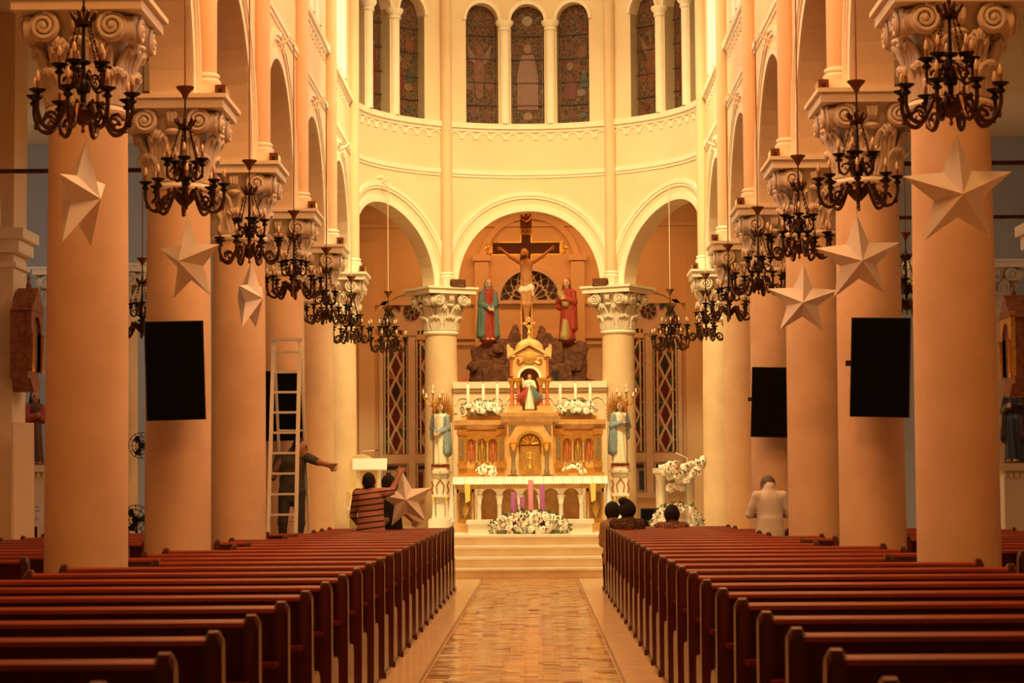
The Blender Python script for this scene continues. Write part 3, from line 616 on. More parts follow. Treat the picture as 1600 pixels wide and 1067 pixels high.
# ================================================================== CHANDELIERS AND STARS
def chandelier():
    t = thing('chandelier', '', 'chandelier', (0, 0, 0), 0, 'bronze chandeliers under the arches')
    MB().lathe([(0, 1.0), (.02, 1.0), (.028, 1.03), (.05, 1.06), (.075, 1.085), (.08, 1.1), (0, 1.09)], 16).build('canopy', BRL, t)
    MB().tube([(0, 0, .78), (0, 0, 1.02)], .008, 6).lathe([(0, .82), (.014, .83), (.014, .86), (0, .87)], 8).build('rod', BRZ, t)
    m = MB().lathe([(.045, .73), (.062, .735), (.066, .755), (.05, .775), (.02, .78), (0, .79)], 14)
    for i in range(8):
        a = 2*pi*i/8; c, s = math.cos(a), math.sin(a); m.tube([(.05*c, .05*s, .76), (.075*c, .075*s, .79), (.09*c, .09*s, .815), (.082*c, .082*s, .825)], [.016, .014, .009, .004], 5)
    m.build('crown', BRZ, t)
    for i in range(5):
        a = 2*pi*i/5+.3; c, s = math.cos(a), math.sin(a); P0 = Vector((.045*c, .045*s, .74)); P1 = Vector((.135*c, .135*s, .44)); m = MB(); N = 13
        for j in range(N):
            q = P0.lerp(P1, (j+.5)/N); m.ball(q, (.010, .005, .014) if j % 2 else (.005, .010, .014), 6, 4)
        m.tube([P0, P1], .003, 4).build('chain', BRZ, t)
    MB().lathe([(0, .20), (.02, .22), (.02, .27), (.045, .28), (.052, .32), (.045, .355), (.018, .38), (.014, .46), (.05, .475), (.052, .49), (.015, .5), (.01, .74)], 16).build('stem', BRZD, t)
    MB().lathe([(0, .055), (.03, .06), (.055, .085), (.085, .12), (.095, .15), (.085, .165), (.03, .175), (.025, .21), (0, .22)], 18).build('bowl', BRZ, t)
    MB().lathe([(0, 0), (.008, .005), (.016, .02), (.008, .035), (.012, .05), (.02, .06), (0, .07)], 10).build('finial', BRL, t)
    def armmesh(pts, sc_):
        m = MB(); P = [Vector((p[0], 0, p[1])) for p in pts]; n = 16; C = []
        for i in range(n*(len(P)-1)//1+1):
            u = i/n; k = min(int(u), len(P)-2); f = u-k; a, b, c, d = P[max(k-1, 0)], P[k], P[k+1], P[min(k+2, len(P)-1)]
            if i % 4 == 0: C.append(.5*((2*b)+(c-a)*f+(2*a-5*b+4*c-d)*f*f+(3*b-a-3*c+d)*f**3))
        m.tube(C, [.019*sc_*(1-.25*i/len(C)) for i in range(len(C))], 6)
        mid = C[len(C)//2]
        m.tube([(mid.x+sc_*.055*(1-i/14)*math.cos(i*.62), 0, mid.z+sc_*.065+sc_*.055*(1-i/14)*math.sin(i*.62)) for i in range(13)], [.014*sc_*(1-i/18) for i in range(13)], 5)
        e = C[2*len(C)//3]; m.tube([(e.x-.0, 0, e.z), (e.x+sc_*.03, 0, e.z+.0*sc_), (e.x+sc_*.04, 0, e.z+.03*sc_)], [.010*sc_, .008*sc_, .003], 5)
        st_ = C[len(C)//5]; m.ball((st_.x, 0, st_.z+.02*sc_), (.022*sc_, .014*sc_, .022*sc_), 6, 5); return m
    A1 = armmesh([(.06, .15), (.12, .19), (.165, .10), (.225, .015), (.30, .04), (.335, .13), (.335, .20)], 1).mesh('arm', BRZ)
    A2 = armmesh([(.02, .36), (.05, .40), (.075, .33), (.115, .29), (.155, .33), (.158, .41)], .75).mesh('arm', BRZ)
    CUP = MB().lathe([(0, 0), (.022, .0), (.035, .015), (.02, .03), (.014, .038), (.03, .046), (.055, .062), (.058, .07), (.02, .062), (0, .062)], 12).mesh('drip_cup', BRZD)
    CAN = MB().lathe([(0, .06), (.013, .06), (.013, .125), (0, .13)], 8).mesh('candle_sleeve', WAX)
    BU = MB().lathe([(0, .125), (.010, .128), (.017, .145), (.013, .17), (.006, .19), (0, .2)], 8).mesh('flame_bulb', BULB)
    for n, A, r, z, off in ((8, A1, .335, .195, .12), (5, A2, .158, .40, .5)):
        for i in range(n):
            o = obj('arm', A, t, None, 2*pi*i/n+off)
            for q in (CUP, CAN, BU): obj(q.name, q, o, (r, 0, z))
    return t
CH0 = chandelier(); first = True; KIDS[CH0.name] = list(CH0.children)
CHZ = 3.79
def hang(x, y, z, lab, ztop, wx, mt, rz):
    global first
    if first: c = CH0; c.location = (x, y, z); c.rotation_euler[2] = rz; c['label'] = lab; first = False
    else: c = dup(CH0, (x, y, z), rz, lab)
    m = MB().tube([(0, 0, 1.09), (0, 0, ztop-z)], .008, 6); m.build('cord', mt, c)
    if ztop > 7.3: MB().lathe([(0, ztop-z-.09), (.03, ztop-z-.08), (.09, ztop-z-.03), (.1, ztop-z), (0, ztop-z)], 12).build('ceiling_rose', BRL, c)
    return c
HOOK = MB().tube([(.0, 0, 0), (.10, 0, .03), (.17, 0, .09), (.20, 0, .04), (.17, 0, -.0)], [.03, .022, .016, .012, .008], 6).tube([(0, 0, -.12), (.05, 0, -.04), (.10, 0, -.08), (.08, 0, -.13)], [.02, .018, .014, .008], 6).tube([(0, -.09, .07), (.04, -.05, .11), (.06, 0, .07), (.04, .05, .11), (0, .09, .07)], .016, 6)
HOOK = HOOK.mesh('hook', PLW)
for s in (-1, 1):
    for i, y in enumerate(CY):
        yb = y-SP/2
        lab = '%s bronze chandelier from the camera, %s row%s' % (ORD[i] if i else 'closest and largest', SIDE[s], ', white star hanging below' if i < 3 else '')
        hang(s*2.90, yb, CHZ, lab, 7.0, 0, CORD if i < 5 else CORDW, .3*i+s)
        o = obj('hook', HOOK, bpy.data.objects['wall_nave_'+SIDE[s]], (s*3.1, yb, 7.0), pi if s > 0 else 0)
for k, a in ((0, pi/6), (2, 5*pi/6)):
    x = -2.93*math.cos(a); y = YA+2.93*math.sin(a)
    hang(x, y, 3.86, 'small far bronze chandelier in front of the %s lattice window beside the altar' % ('left', '', 'right')[k], 6.95, 0, CORDW, .4)
    o = obj('hook', HOOK, WA, (-3.1*math.cos(a), YA+3.1*math.sin(a), 6.95)); o.rotation_euler[2] = (-a if k == 0 else pi-a)
for s, p in ((-1, at(222, 527, 30.5)), (1, at(1417, 492, 29.5))):
    hang(p.x, p.y, p.z, 'chandelier in the %s side aisle half hidden behind the %s column' % (SIDE[s], 'second' if s < 0 else 'nearest'), 7.42, 0, CORD, .1)
def star(R=.39, dep=.14):
    m = MB(); o = []
    for i in range(10):
        a = pi/2+pi*i/5; r = R if i % 2 == 0 else R*.43; o.append((r*math.cos(a), 0, r*math.sin(a)))
    m.add(o+[(0, -dep, 0), (0, dep, 0)], [(i, (i+1) % 10, 10) for i in range(10)]+[((i+1) % 10, i, 11) for i in range(10)]); return m.mesh('star_body', PAPER, False)
STAR = star()
def hstar(px, py, Y, yaw, tilt, top, lab, roll=0):
    p = at(px, py, Y); t = thing('paper_star', lab, 'star', p, 0, 'white card stars')
    b = obj('star_body', STAR, t); b.rotation_mode = 'ZXY'; b.rotation_euler = (tilt, roll, yaw)
    tp = b.rotation_euler.to_matrix() @ Vector((0, 0, .39))
    if top: MB().tube([tp, (top-p)], .004, 5).build('string', STRING, t)
    return t
# ================================================================== WALL SCREENS
def screen(px, py, Y, yaw, roll, lab, cy, sx):
    p = at(px, py, Y); t = thing('wall_screen', lab, 'screen', p, 0, 'black portrait screens on columns'); t.rotation_euler = (0, roll, yaw)
    MB().box(-.272, .272, -.02, .045, -.46, .46).build('casing', BLKC, t, False); MB().box(-.262, .262, -.024, -.019, -.45, .45).build('display', BLK, t, False)
    MB().box(-.1, .1, .045, .12, -.12, .12).box(-.03, .03, .1, .30, -.05, .05).build('bracket', BLKC, t, False)
    if sx: MB().box(-.32, -.27, -.01, .03, .01, .06).build('side_sensor', BLKC, t, False)
    return t
screen(273.5, 579, 20.55, .25, -.03, 'large black portrait screen on the second left column under a star', 0, 0)
screen(440, 634, 29.15, .2, -.02, 'smaller far black portrait screen behind the stepladder on the fourth left column', 0, 0)
screen(1375.5, 574, 20.55, -.25, .035, 'large black portrait screen on the second right column under a star', 0, 1)
screen(1206.5, 628.5, 29.15, -.25, .035, 'smaller far black portrait screen on the fourth right column above the man', 0, 1)
hstar(127, 308, 14.7, 1.36, .06, Vector((-2.90, 14.7, 3.782)), 'white card star turned almost edge-on in front of the nearest left column', .1)
hstar(297, 407, 19.0, -.65, .1, Vector((-2.90, 19.0, 3.782)), 'white card star turned three-quarters before the second left column', -.05)
hstar(391, 465, 23.3, 1.38, .08, Vector((-2.90, 23.3, 3.782)), 'small white card star edge-on before the third left column', .05)
hstar(1496, 300, 14.7, .08, .22, Vector((2.90, 14.7, 3.782)), 'largest white card star facing front at the nearest right column', -.03)
hstar(1341, 405, 19.0, .1, .2, Vector((2.90, 19.0, 3.782)), 'white card star facing front above the second right screen', -.05)
hstar(1254, 470, 23.3, -.08, .2, Vector((2.90, 23.3, 3.782)), 'smallest white card star on the right before the third column', .02)
# ================================================================== HIGH ALTAR
def arch_panel(mb, x0, x1, z0, z1, y0, y1, ops):
    tier(mb, lambda u, z, t: (u, y0-t, z), x0, x1, z0, z1, ops, -(y1-y0), 0, 9, 10)
HA = thing('high_altar', 'gilded marble high altar with tabernacle tower and colonnaded table', 'altar', (0, 38.4, .66))
Z = .66
def P(mb, nm, mt, par=None, sm=False): o = mb.build(nm, mt, par or HA, sm); o.matrix_parent_inverse = (par or HA).matrix_basis.inverted() if par is None else Matrix(); return o
HAI = Matrix.Translation((0, -38.4, -.66))
def hp(mb, nm, mt, sm=False, par=None): return mb.xf(HAI).build(nm, mt, par or HA, sm)
# table with colonnade
hp(MB().box(-1.30, 1.30, 37.92, 38.95, 1.50, 1.60), 'table_slab', MARW)
m = MB(); arch_panel(m, -.88, .88, 1.14, 1.50, 38.0, 38.1, [(-.70+.35*i, .135, 1.27) for i in range(5)]); hp(m, 'arcade', MARW)
hp(MB().box(-1.28, 1.28, 37.98, 38.9, 1.40, 1.5), 'table_frieze', MARB)
for i in range(6):
    x = -.875+.35*i
    hp(MB().lathe([(.06, .80), (.06, .84), (.045, .86), (.04, .88), (.038, 1.16), (.045, 1.17), (.042, 1.19), (.065, 1.25), (.07, 1.29)], 14, (x, 38.05, 0)), 'colonnette', MARW, True)
hp(MB().box(-1.0, 1.0, 37.95, 38.9, Z, .80), 'table_plinth', MARW)
hp(MB().box(-.9, .9, 38.5, 38.55, .80, 1.4), 'table_back', MARB)
for s in (-1, 1):
    a, b = sorted((s*.97, s*1.26)); hp(MB().box(a, b, 38.12, 38.9, Z, 1.4), 'end_block', GOLD)
    hp(MB().box(a-.02, b+.02, 38.08, 38.9, Z, .82), 'end_plinth', MARB); c = (a+b)/2
    hp(MB().box(c-.09, c+.09, 38.105, 38.12, .9, 1.36), 'inset_panel', MARD); hp(MB().box(a, a+.03, 38.09, 38.12, .82, 1.4).box(b-.03, b, 38.09, 38.12, .82, 1.4).box(a, b, 38.09, 38.12, 1.34, 1.4), 'panel_frame', MARB)
    m = MB()
    for k in range(7): m.tube([(c, 38.1, .9), (c+(k-3)*.012, 38.095, 1.0+.02*(3-abs(k-3))), (c+(k-3)*.024, 38.095, 1.12+.03*(3-abs(k-3)))], [.006, .012, .004], 5)
    hp(m, 'palm_relief', GOLDB, True)
# gradine wings
for s in (-1, 1):
    a, b = sorted((s*.42, s*1.26)); c = (a+b)/2
    hp(MB().box(a, b, 38.95, 39.5, 1.60, 2.46), 'wing_body', MARB)
    hp(MB().box(a, b+.03*(s > 0), 38.86, 39.5, 1.60, 1.68).box(a, b, 38.9, 39.5, 1.68, 1.76), 'wing_base', GOLD)
    hp(MB().prism([(38.82, 2.60), (38.84, 2.52), (38.90, 2.50), (38.92, 2.44), (39.5, 2.44), (39.5, 2.60)], a-(.07 if s < 0 else 0), b+(.07 if s > 0 else 0), 'x'), 'wing_cornice', MARB)
    hp(MB().box(c-.36, c+.36, 39.0, 39.5, 2.6, 2.68), 'candle_ledge', MARB)
    m = MB(); arch_panel(m, c-.30, c+.30, 1.86, 2.40, 38.88, 38.96, [(c-.19, .075, 2.2), (c, .075, 2.2), (c+.19, .075, 2.2)]); hp(m, 'relief_arcade', GOLD)
    for q in (-.19, 0, .19):
        m = MB().lathe([(0, 1.9), (.03, 1.9), (.035, 2.05), (.03, 2.15), (.022, 2.17), (.028, 2.2), (.02, 2.25), (0, 2.26)], 10, (c+q, 38.94, 0)).tube([(c+q-.05, 38.94, 1.9), (c+q-.06, 38.93, 2.05), (c+q-.03, 38.94, 2.2)], .012, 5).tube([(c+q+.05, 38.94, 1.9), (c+q+.06, 38.93, 2.05), (c+q+.03, 38.94, 2.2)], .012, 5)
        hp(m, 'relief_figure', MARR if q else GOLDB, True)
    for q in (-.095, .095): hp(MB().lathe([(.02, 1.86), (.014, 1.9), (.014, 2.15), (.024, 2.2)], 10, (c+q, 38.87, 0)), 'relief_colonnette', MARB, True)
    for x in (s*.50, s*1.19):
        hp(MB().box(x-.07, x+.07, 38.86, 38.96, 1.76, 2.44), 'pilaster', GOLD); hp(MB().box(x-.035, x+.035, 38.845, 38.862, 1.92, 2.28), 'pilaster_inlay', MARD)
        hp(MB().box(x-.09, x+.09, 38.84, 38.96, 2.34, 2.44).box(x-.08, x+.08, 38.84, 38.96, 1.76, 1.84), 'pilaster_capital', GOLD)
# tabernacle
hp(MB().box(-.44, .44, 38.85, 39.5, 1.6, 2.62), 'tabernacle_body', MARB)
m = MB(); arch_panel(m, -.40, .40, 1.64, 2.56, 38.74, 38.86, [(0, .2, 2.16)]); hp(m, 'tabernacle_arch', MARB)
m = MB(); band(m, lambda u, z, t: (u, 38.74-t, z), 0, .2, .25, 2.16, -.01, .03, 18); hp(m, 'arch_moulding', GOLDB)
hp(MB().box(-.17, .17, 38.80, 38.84, 1.66, 2.14), 'tabernacle_door', GOLD)
hp(MB().box(-.12, .12, 38.785, 38.802, 1.72, 2.08), 'door_relief', GOLDB)
hp(MB().ball((0, 38.785, 2.0), (.03, .02, .04)).lathe([(.0, 1.76), (.07, 1.76), (.04, 1.85), (.05, 1.93), (0, 1.97)], 10, (0, 38.785, 0)).tube([(-.06, 38.78, 1.8), (-.09, 38.78, 1.95), (-.04, 38.78, 2.04)], .012, 5).tube([(.06, 38.78, 1.8), (.09, 38.78, 1.95), (.04, 38.78, 2.04)], .012, 5), 'door_figure', GOLDB, True)
m = MB(); band(m, lambda u, z, t: (u, 38.83-t, z), 0, .02, .17, 2.16, -.01, .02, 14); hp(m, 'shell_tympanum', GOLD)
m = MB()
for i in range(7): a = pi*(i+.5)/7; m.tube([(.03*math.cos(a), 38.80, 2.17+.03*math.sin(a)), (.15*math.cos(a), 38.80, 2.17+.15*math.sin(a))], [.008, .02], 5)
hp(m, 'shell_ribs', GOLDB, True)
for s in (-1, 1):
    x = s*.29; hp(MB().lathe([(.05, 1.66), (.05, 1.72), (.034, 1.74), (.032, 2.06), (.04, 2.08)], 14, (x, 38.70, 0)), 'tabernacle_column', MARD, True)
    hp(MB().lathe([(.034, 2.06), (.04, 2.08), (.065, 2.16), (.075, 2.18)], 12, (x, 38.70, 0)).box(x-.075, x+.075, 38.63, 38.78, 2.17, 2.20), 'tabernacle_capital', GOLD, True)
    m = MB().prism([(s*.24, 2.50), (s*.37, 2.50), (s*.37, 2.30)], 38.725, 38.745); hp(m, 'spandrel_inlay', MARD)
hp(MB().prism([(38.62, 2.72), (38.64, 2.66), (38.70, 2.64), (38.74, 2.56), (39.5, 2.56), (39.5, 2.72)], -.50, .50, 'x'), 'tabernacle_cornice', MARB)
# tower
TY0, TY1 = 38.78, 39.36
hp(MB().box(-.40, .40, 38.70, 39.42, 2.72, 2.76), 'tower_plinth', MARB)
for x in (-.31, -.195, .195, .31):
    for y in (TY0+.06, TY1-.06):
        hp(MB().lathe([(.05, 2.84), (.05, 2.86), (.032, 2.885), (.03, 3.2), (.032, 3.22)], 12, (x, y, 0)), 'tower_column', MARR, True)
        hp(MB().lathe([(.032, 3.2), (.038, 3.22), (.052, 3.27), (.055, 3.29)], 10, (x, y, 0)), 'tower_capital', GOLDB, True)
for s in (-1, 1):
    hp(MB().box(s*.2525-.125, s*.2525+.125, TY0-.02, TY1+.02, 2.76, 2.84), 'tower_base', MARB); hp(MB().box(s*.2525-.13, s*.2525+.13, TY0-.02, TY1+.02, 3.28, 3.33), 'tower_entablature', GOLD)
m = MB(); arch_panel(m, -.34, .34, 3.33, 3.78, TY0, TY1, [(0, .17, 3.33)]); hp(m, 'tower_upper', MARB)
m = MB(); band(m, lambda u, z, t: (u, TY0-t, z), 0, .17, .215, 3.33, -.01, .03, 18); hp(m, 'niche_moulding', MARW)
hp(MB().box(-.2, .2, TY1-.05, TY1, 2.76, 3.5), 'niche_back', MARB)
for s in (-1, 1):
    hp(MB().lathe([(.03, 3.36), (.022, 3.39), (.022, 3.6), (.032, 3.64)], 10, (s*.315, TY0-.02, 0)), 'small_column', MARR, True)
    hp(MB().prism([(s*.25, 3.70), (s*.385, 3.70), (s*.395, 3.90), (s*.36, 3.93), (s*.33, 3.87), (s*.28, 3.84)], TY0-.04, TY0+.12).prism([(s*.25, 3.70), (s*.385, 3.70), (s*.395, 3.90), (s*.36, 3.93), (s*.33, 3.87), (s*.28, 3.84)], TY1-.12, TY1+.04), 'acroterion', MARB)
hp(MB().prism([(-.36, 3.70), (0, 3.90), (.36, 3.70), (.36, 3.755), (0, 3.955), (-.36, 3.755)], TY0-.05, TY1), 'gable', MARB)
hp(MB().prism([(-.3, 3.72), (.3, 3.72), (0, 3.88)], TY0-.01, TY1), 'gable_field', MARB)
m = MB().lathe([(0, 0), (.085, .0), (.095, .012), (.085, .03), (0, .035)], 16).xf(Matrix.Translation((0, TY0-.01, 3.68)) @ Matrix.Rotation(pi/2, 4, 'X') @ Matrix.Scale(1.3, 4, (1, 0, 0))); hp(m, 'gilt_cartouche', GOLDB, True)
m = MB()
for s in (-1, 1): m.tube([(s*.10, TY0-.015, 3.62), (s*.17, TY0-.02, 3.58), (s*.22, TY0-.015, 3.62), (s*.2, TY0-.015, 3.67), (s*.17, TY0-.015, 3.64)], .014, 5)
hp(m, 'gilt_scrolls', GOLD, True)
hp(MB().lathe([(.265, 3.78), (.275, 3.80), (.265, 3.83), (.25, 3.84)]+[(.25*math.cos(a*pi/16), 3.84+.20*math.sin(a*pi/16)) for a in range(0, 9)], 28, (0, (TY0+TY1)/2, 0)), 'dome', MARB, True)
yc = (TY0+TY1)/2
X_ = hp(MB().lathe([(.05, 4.03), (.045, 4.06), (.02, 4.08), (.035, 4.11), (.04, 4.14), (.018, 4.17), (.014, 4.24)], 12, (0, yc, 0)), 'cross_stem', GOLDB, True)
m = MB().box(-.022, .022, yc-.015, yc+.015, 4.20, 4.40).box(-.10, .10, yc-.015, yc+.015, 4.285, 4.325)
for a in range(4):
    c, s = math.cos(a*pi/2), math.sin(a*pi/2); m.ball((c*.09, yc, 4.305+s*.09), (.028, .018, .028), 8, 5)
for i in range(20):
    a, b = 2*pi*i/20, 2*pi*(i+1)/20; m.tube([(.065*math.cos(a), yc, 4.305+.065*math.sin(a)), (.065*math.cos(b), yc, 4.305+.065*math.sin(b))], .012, 5)
hp(m, 'celtic_cross', GOLDB, False, X_)
# altar cloth
c_ = thing('altar_cloth', 'white lace-edged linen cloth over the altar table with hanging ends', 'cloth', (0, 38.0, 1.60))
MB().box(-1.32, 1.32, -.10, .68, .001, .010).build('cloth_top', LINEN, c_, False)
m = MB(); n = 110
for i in range(n):
    a = -1.32+2.64*i/n; b = a+2.64/n; w1 = .008*math.sin(i*.9); w2 = .008*math.sin(i*.9+.9)
    m.add([(a, -.10, .01), (b, -.10, .01), (b, -.108+w2, -.11-.02*((i+1) % 2)), (a, -.108+w1, -.11-.02*(i % 2)), (a, -.098, .002), (b, -.098, .002), (b, -.10+w2, -.11), (a, -.10+w1, -.11)], [(0, 1, 2, 3), (4, 5, 6, 7), (2, 3, 7, 6)])
m.build('cloth_drop', LINEN, c_, True)
for s in (-1, 1):
    m = MB(); n = 26; nz = 10; v = []
    for j in range(nz+1):
        t = j/nz
        for i in range(n+1):
            u = i/n; v.append((s*(1.325+.03*t+(.014+.03*t)*math.sin(u*24+s)), -.12+(.62-.25*t)*u, .005-t*(.66+.12*math.sin(u*9))))
    m.add(v, [(j*(n+1)+i, j*(n+1)+i+1, (j+1)*(n+1)+i+1, (j+1)*(n+1)+i) for j in range(nz) for i in range(n)]); k = len(v)
    m.add([(x+s*.006, y, z) for x, y, z in v], [(j*(n+1)+i+1, j*(n+1)+i, (j+1)*(n+1)+i, (j+1)*(n+1)+i+1) for j in range(nz) for i in range(n)]); m.build('cloth_end', LINEN, c_)
for s in (-1, 1):
    x = s*1.07; m = MB().add([(x-.05, 37.88, 1.485), (x+.05, 37.88, 1.485), (x+.045, 37.87, 1.2), (x-.03, 37.87, 1.16), (x-.05, 37.89, 1.485), (x+.05, 37.89, 1.485), (x+.045, 37.88, 1.2), (x-.03, 37.88, 1.16)], [(0, 1, 2, 3), (4, 5, 6, 7), (0, 1, 5, 4), (1, 2, 6, 5), (2, 3, 7, 6), (3, 0, 4, 7)])
    tag(m.build('ribbon', mat('yellow_ribbon', (.85, .60, .14), .6), None, False), 'yellow ribbon hanging under the altar table on the '+SIDE[s], 'ribbon', 'yellow ribbons on the altar')
struct(MB().box(-1.03, 1.03, 36.90, 37.88, .66, .86).box(-1.06, 1.06, 36.87, 37.88, .82, .88).build('altar_platform', MARW, smooth=False), 'white marble platform step before the altar', 'platform')
# ---- flowers
def blossom(nm, mt, rings):
    m = MB()
    for n, r, tl, ph in rings:
        for i in range(n):
            a = 2*pi*i/n+ph; c, s = math.cos(a), math.sin(a); d = Vector((c, s, 0)); t = Vector((-s, c, 0)); z = Vector((0, 0, 1))
            p0 = d*.006; p1 = d*r*.55*math.cos(tl)+z*r*.75*math.sin(tl)+z*.008; p2 = d*r*math.cos(tl*.7)+z*r*math.sin(tl*.7); w_ = r*.45
            m.add([p0, p1-t*w_, p1+t*w_, p2-t*w_*.7, p2+t*w_*.7, p2+d*r*.12-z*.004], [(0, 1, 2), (1, 3, 4, 2), (3, 5, 4)])
    m.ball((0, 0, .012), .012, 6, 4); return m.mesh(nm, mt)
BL = [blossom('blossom', FLW, [(7, .05, .35, 0), (6, .038, .9, .4), (4, .022, 1.3, .2)]), blossom('blossom', FLW, [(8, .042, .2, 0), (6, .033, .8, .4), (4, .02, 1.2, .1)]), blossom('blossom', FLP, [(6, .04, .5, 0), (5, .028, 1.0, .4)])]
def foliage(rnd, pts, n, sz):
    m = MB()
    for _ in range(n):
        p, nr = rnd.choice(pts); p = Vector(p)+Vector([rnd.uniform(-.03, .03) for _ in range(3)]); d = (Vector(nr)+Vector([rnd.uniform(-.7, .7) for _ in range(3)])).normalized(); t = d.orthogonal().normalized(); t = (t*math.cos(rnd.random()*6)+d.cross(t)*math.sin(rnd.random()*6)); L = sz*rnd.uniform(.6, 1.3)
        m.add([p, p+d*L*.5+t*L*.22, p+d*L, p+d*L*.5-t*L*.22], [(0, 1, 2), (0, 2, 3)])
    return m
def bouquet(nm, lab, loc, pts, nb, sc_, rnd, pf=0., nl=160, lsz=.07, grp=None):
    t = thing(nm, lab, 'flowers', loc, 0, grp)
    for i in range(nb):
        p, nr = pts[i % len(pts)]; o = obj('blossom', BL[2] if rnd.random() < pf else BL[rnd.randrange(2)], t, p)
        d = (Vector(nr)+Vector([rnd.uniform(-.35, .35) for _ in range(3)])).normalized(); o.rotation_euler = d.to_track_quat('Z', 'Y').to_euler(); s = sc_*rnd.uniform(.75, 1.2); o.scale = (s, s, s)
    foliage(rnd, pts, nl, lsz).build('foliage', LEAF, t, False); return t
def dome_pts(rnd, rx, ry, rz, n, zlo=-.2):
    o = []
    while len(o) < n:
        d = Vector([rnd.gauss(0, 1) for _ in range(3)]).normalized()
        if d.z < zlo or d.y > .5: continue
        p = Vector((d.x*rx, d.y*ry, d.z*rz))
        if all((p-q[0]).length > .028 for q in o) or rnd.random() < .06: o.append((p, (d.x*.7, d.y-.5, d.z+.25)))
    return o
R_ = random.Random(5)
t = bouquet('flower_bed', 'long bank of white and blush flowers at the foot of the purple candles', (0, 36.6, .66), [(p+Vector((0, 0, .10)), n) for p, n in dome_pts(R_, .62, .22, .24, 165, -.35)], 165, 1.2, R_, .22, 420, .08)
MB().box(-.55, .55, -.15, .15, 0, .06).build('tray', LEAF, t, False)
for s in (-1, 1):
    t = bouquet('flower_box', 'full white flower arrangement on the altar ledge %s of the tabernacle' % ('left' if s < 0 else 'right'), (s*.84, 39.0, 2.68), [(p+Vector((0, 0, .10)), n) for p, n in dome_pts(R_, .34, .13, .13, 42, -.3)], 42, 1.0, R_, .05, 160, .06, 'altar ledge flowers')
    MB().box(-.26, .26, -.08, .10, 0, .10).build('planter', MARD, t, False)
    t = bouquet('flower_posy', 'low white posy on the altar table %s of the tabernacle door' % ('left' if s < 0 else 'right'), (s*.76, 38.5, 1.61), [(p+Vector((0, 0, .07)), n) for p, n in dome_pts(R_, .20, .09, .10, 13, -.1)]+[(Vector((-s*-.06+.02, 0, .19)), (0, -1, .5))], 15, 1.05, R_, 0, 60, .06, 'altar table posies')
    MB().lathe([(0, 0), (.09, 0), (.11, .05), (.08, .06), (0, .06)], 12).build('bowl', GOLD, t)
# ---- Advent candles
for i, (px, y0, r, mt, lab) in enumerate(((802, 769, .044, PURP, 'purple altar candle standing leftmost in the flower bed'), (816, 776, .042, PURP, 'shortest purple altar candle, second from left in the flower bed'), (829, 750, .042, PINK, 'tall pink altar candle in the middle of the flower bed'), (847, 757, .042, PURP, 'tallest purple altar candle, rightmost in the flower bed'))):
    p = at(px, y0, 36.66); t = thing('altar_candle', lab, 'candle', (p.x, 36.66, .66), 0, 'Advent candles'); H = p.z-.66
    MB().lathe([(0, 0), (r, 0), (r, H-.01), (r*.9, H), (r*.3, H-.006), (0, H-.006)], 18).build('wax', mt, t); MB().tube([(0, 0, H-.01), (.002, 0, H+.015)], .003, 4).build('wick', BLKC, t)
    MB().lathe([(r+.001, H*.55), (r+.002, H*.55), (r+.002, H*.56), (r+.001, H*.56)], 18).build('band', PINK, t)
# ---- tall candles on the ledge
for i, px in enumerate((731, 755, 777, 875, 899, 922)):
    p = at(px, 590, 39.25); x = p.x; t = thing('ledge_candle', ('outermost left', 'middle left', 'innermost left', 'innermost right', 'middle right', 'outermost right')[i]+' tall white candle on the altar ledge', 'candle', (x, 39.25, 2.68), 0, 'tall white ledge candles')
    MB().lathe([(0, 0), (.05, 0), (.045, .02), (.015, .04), (.013, .10), (.022, .115), (.055, .13), (.058, .145), (.02, .14), (0, .14)], 14).build('candlestick', BRL, t)
    MB().lathe([(0, .13), (.028, .13), (.027, .56), (.014, .58), (0, .582)], 12).build('wax', IVW, t); MB().lathe([(.012, .575), (.01, .60), (.003, .625), (0, .63)], 8).build('candle_tip', GOLD, t)
# ---- sanctuary back rail
W = struct(MB().box(-1.42, 1.42, 40.95, 41.15, .66, 3.25).build('wall_sanctuary', PLA, smooth=False), 'low cream wall with blind arcading behind the altar', 'wall')
MB().box(-1.42, 1.42, 40.86, 41.2, 3.25, 3.37).box(-1.42, 1.42, 40.91, 41.2, 3.19, 3.25).build('coping', PLW, W, False)
for i in range(9):
    x = -1.24+.31*i; m = MB(); band(m, lambda u, z, t: (u, 40.95-t, z), x, .125, .145, 2.95, -.01, .02, 12); m.box(x-.205+.05, x-.205+.05+.05, 40.92, 40.95, 2.8, 2.86); m.build('blind_arch', PLW, W, False)
tag(MB().box(-.09, .09, -.04, .04, 0, .05).box(-.085, .085, -.042, .038, .05, .055).build('red_box', REDP, None, False, at(725, 597, 41.05)), 'small red box on the coping left of the grotto', 'box')
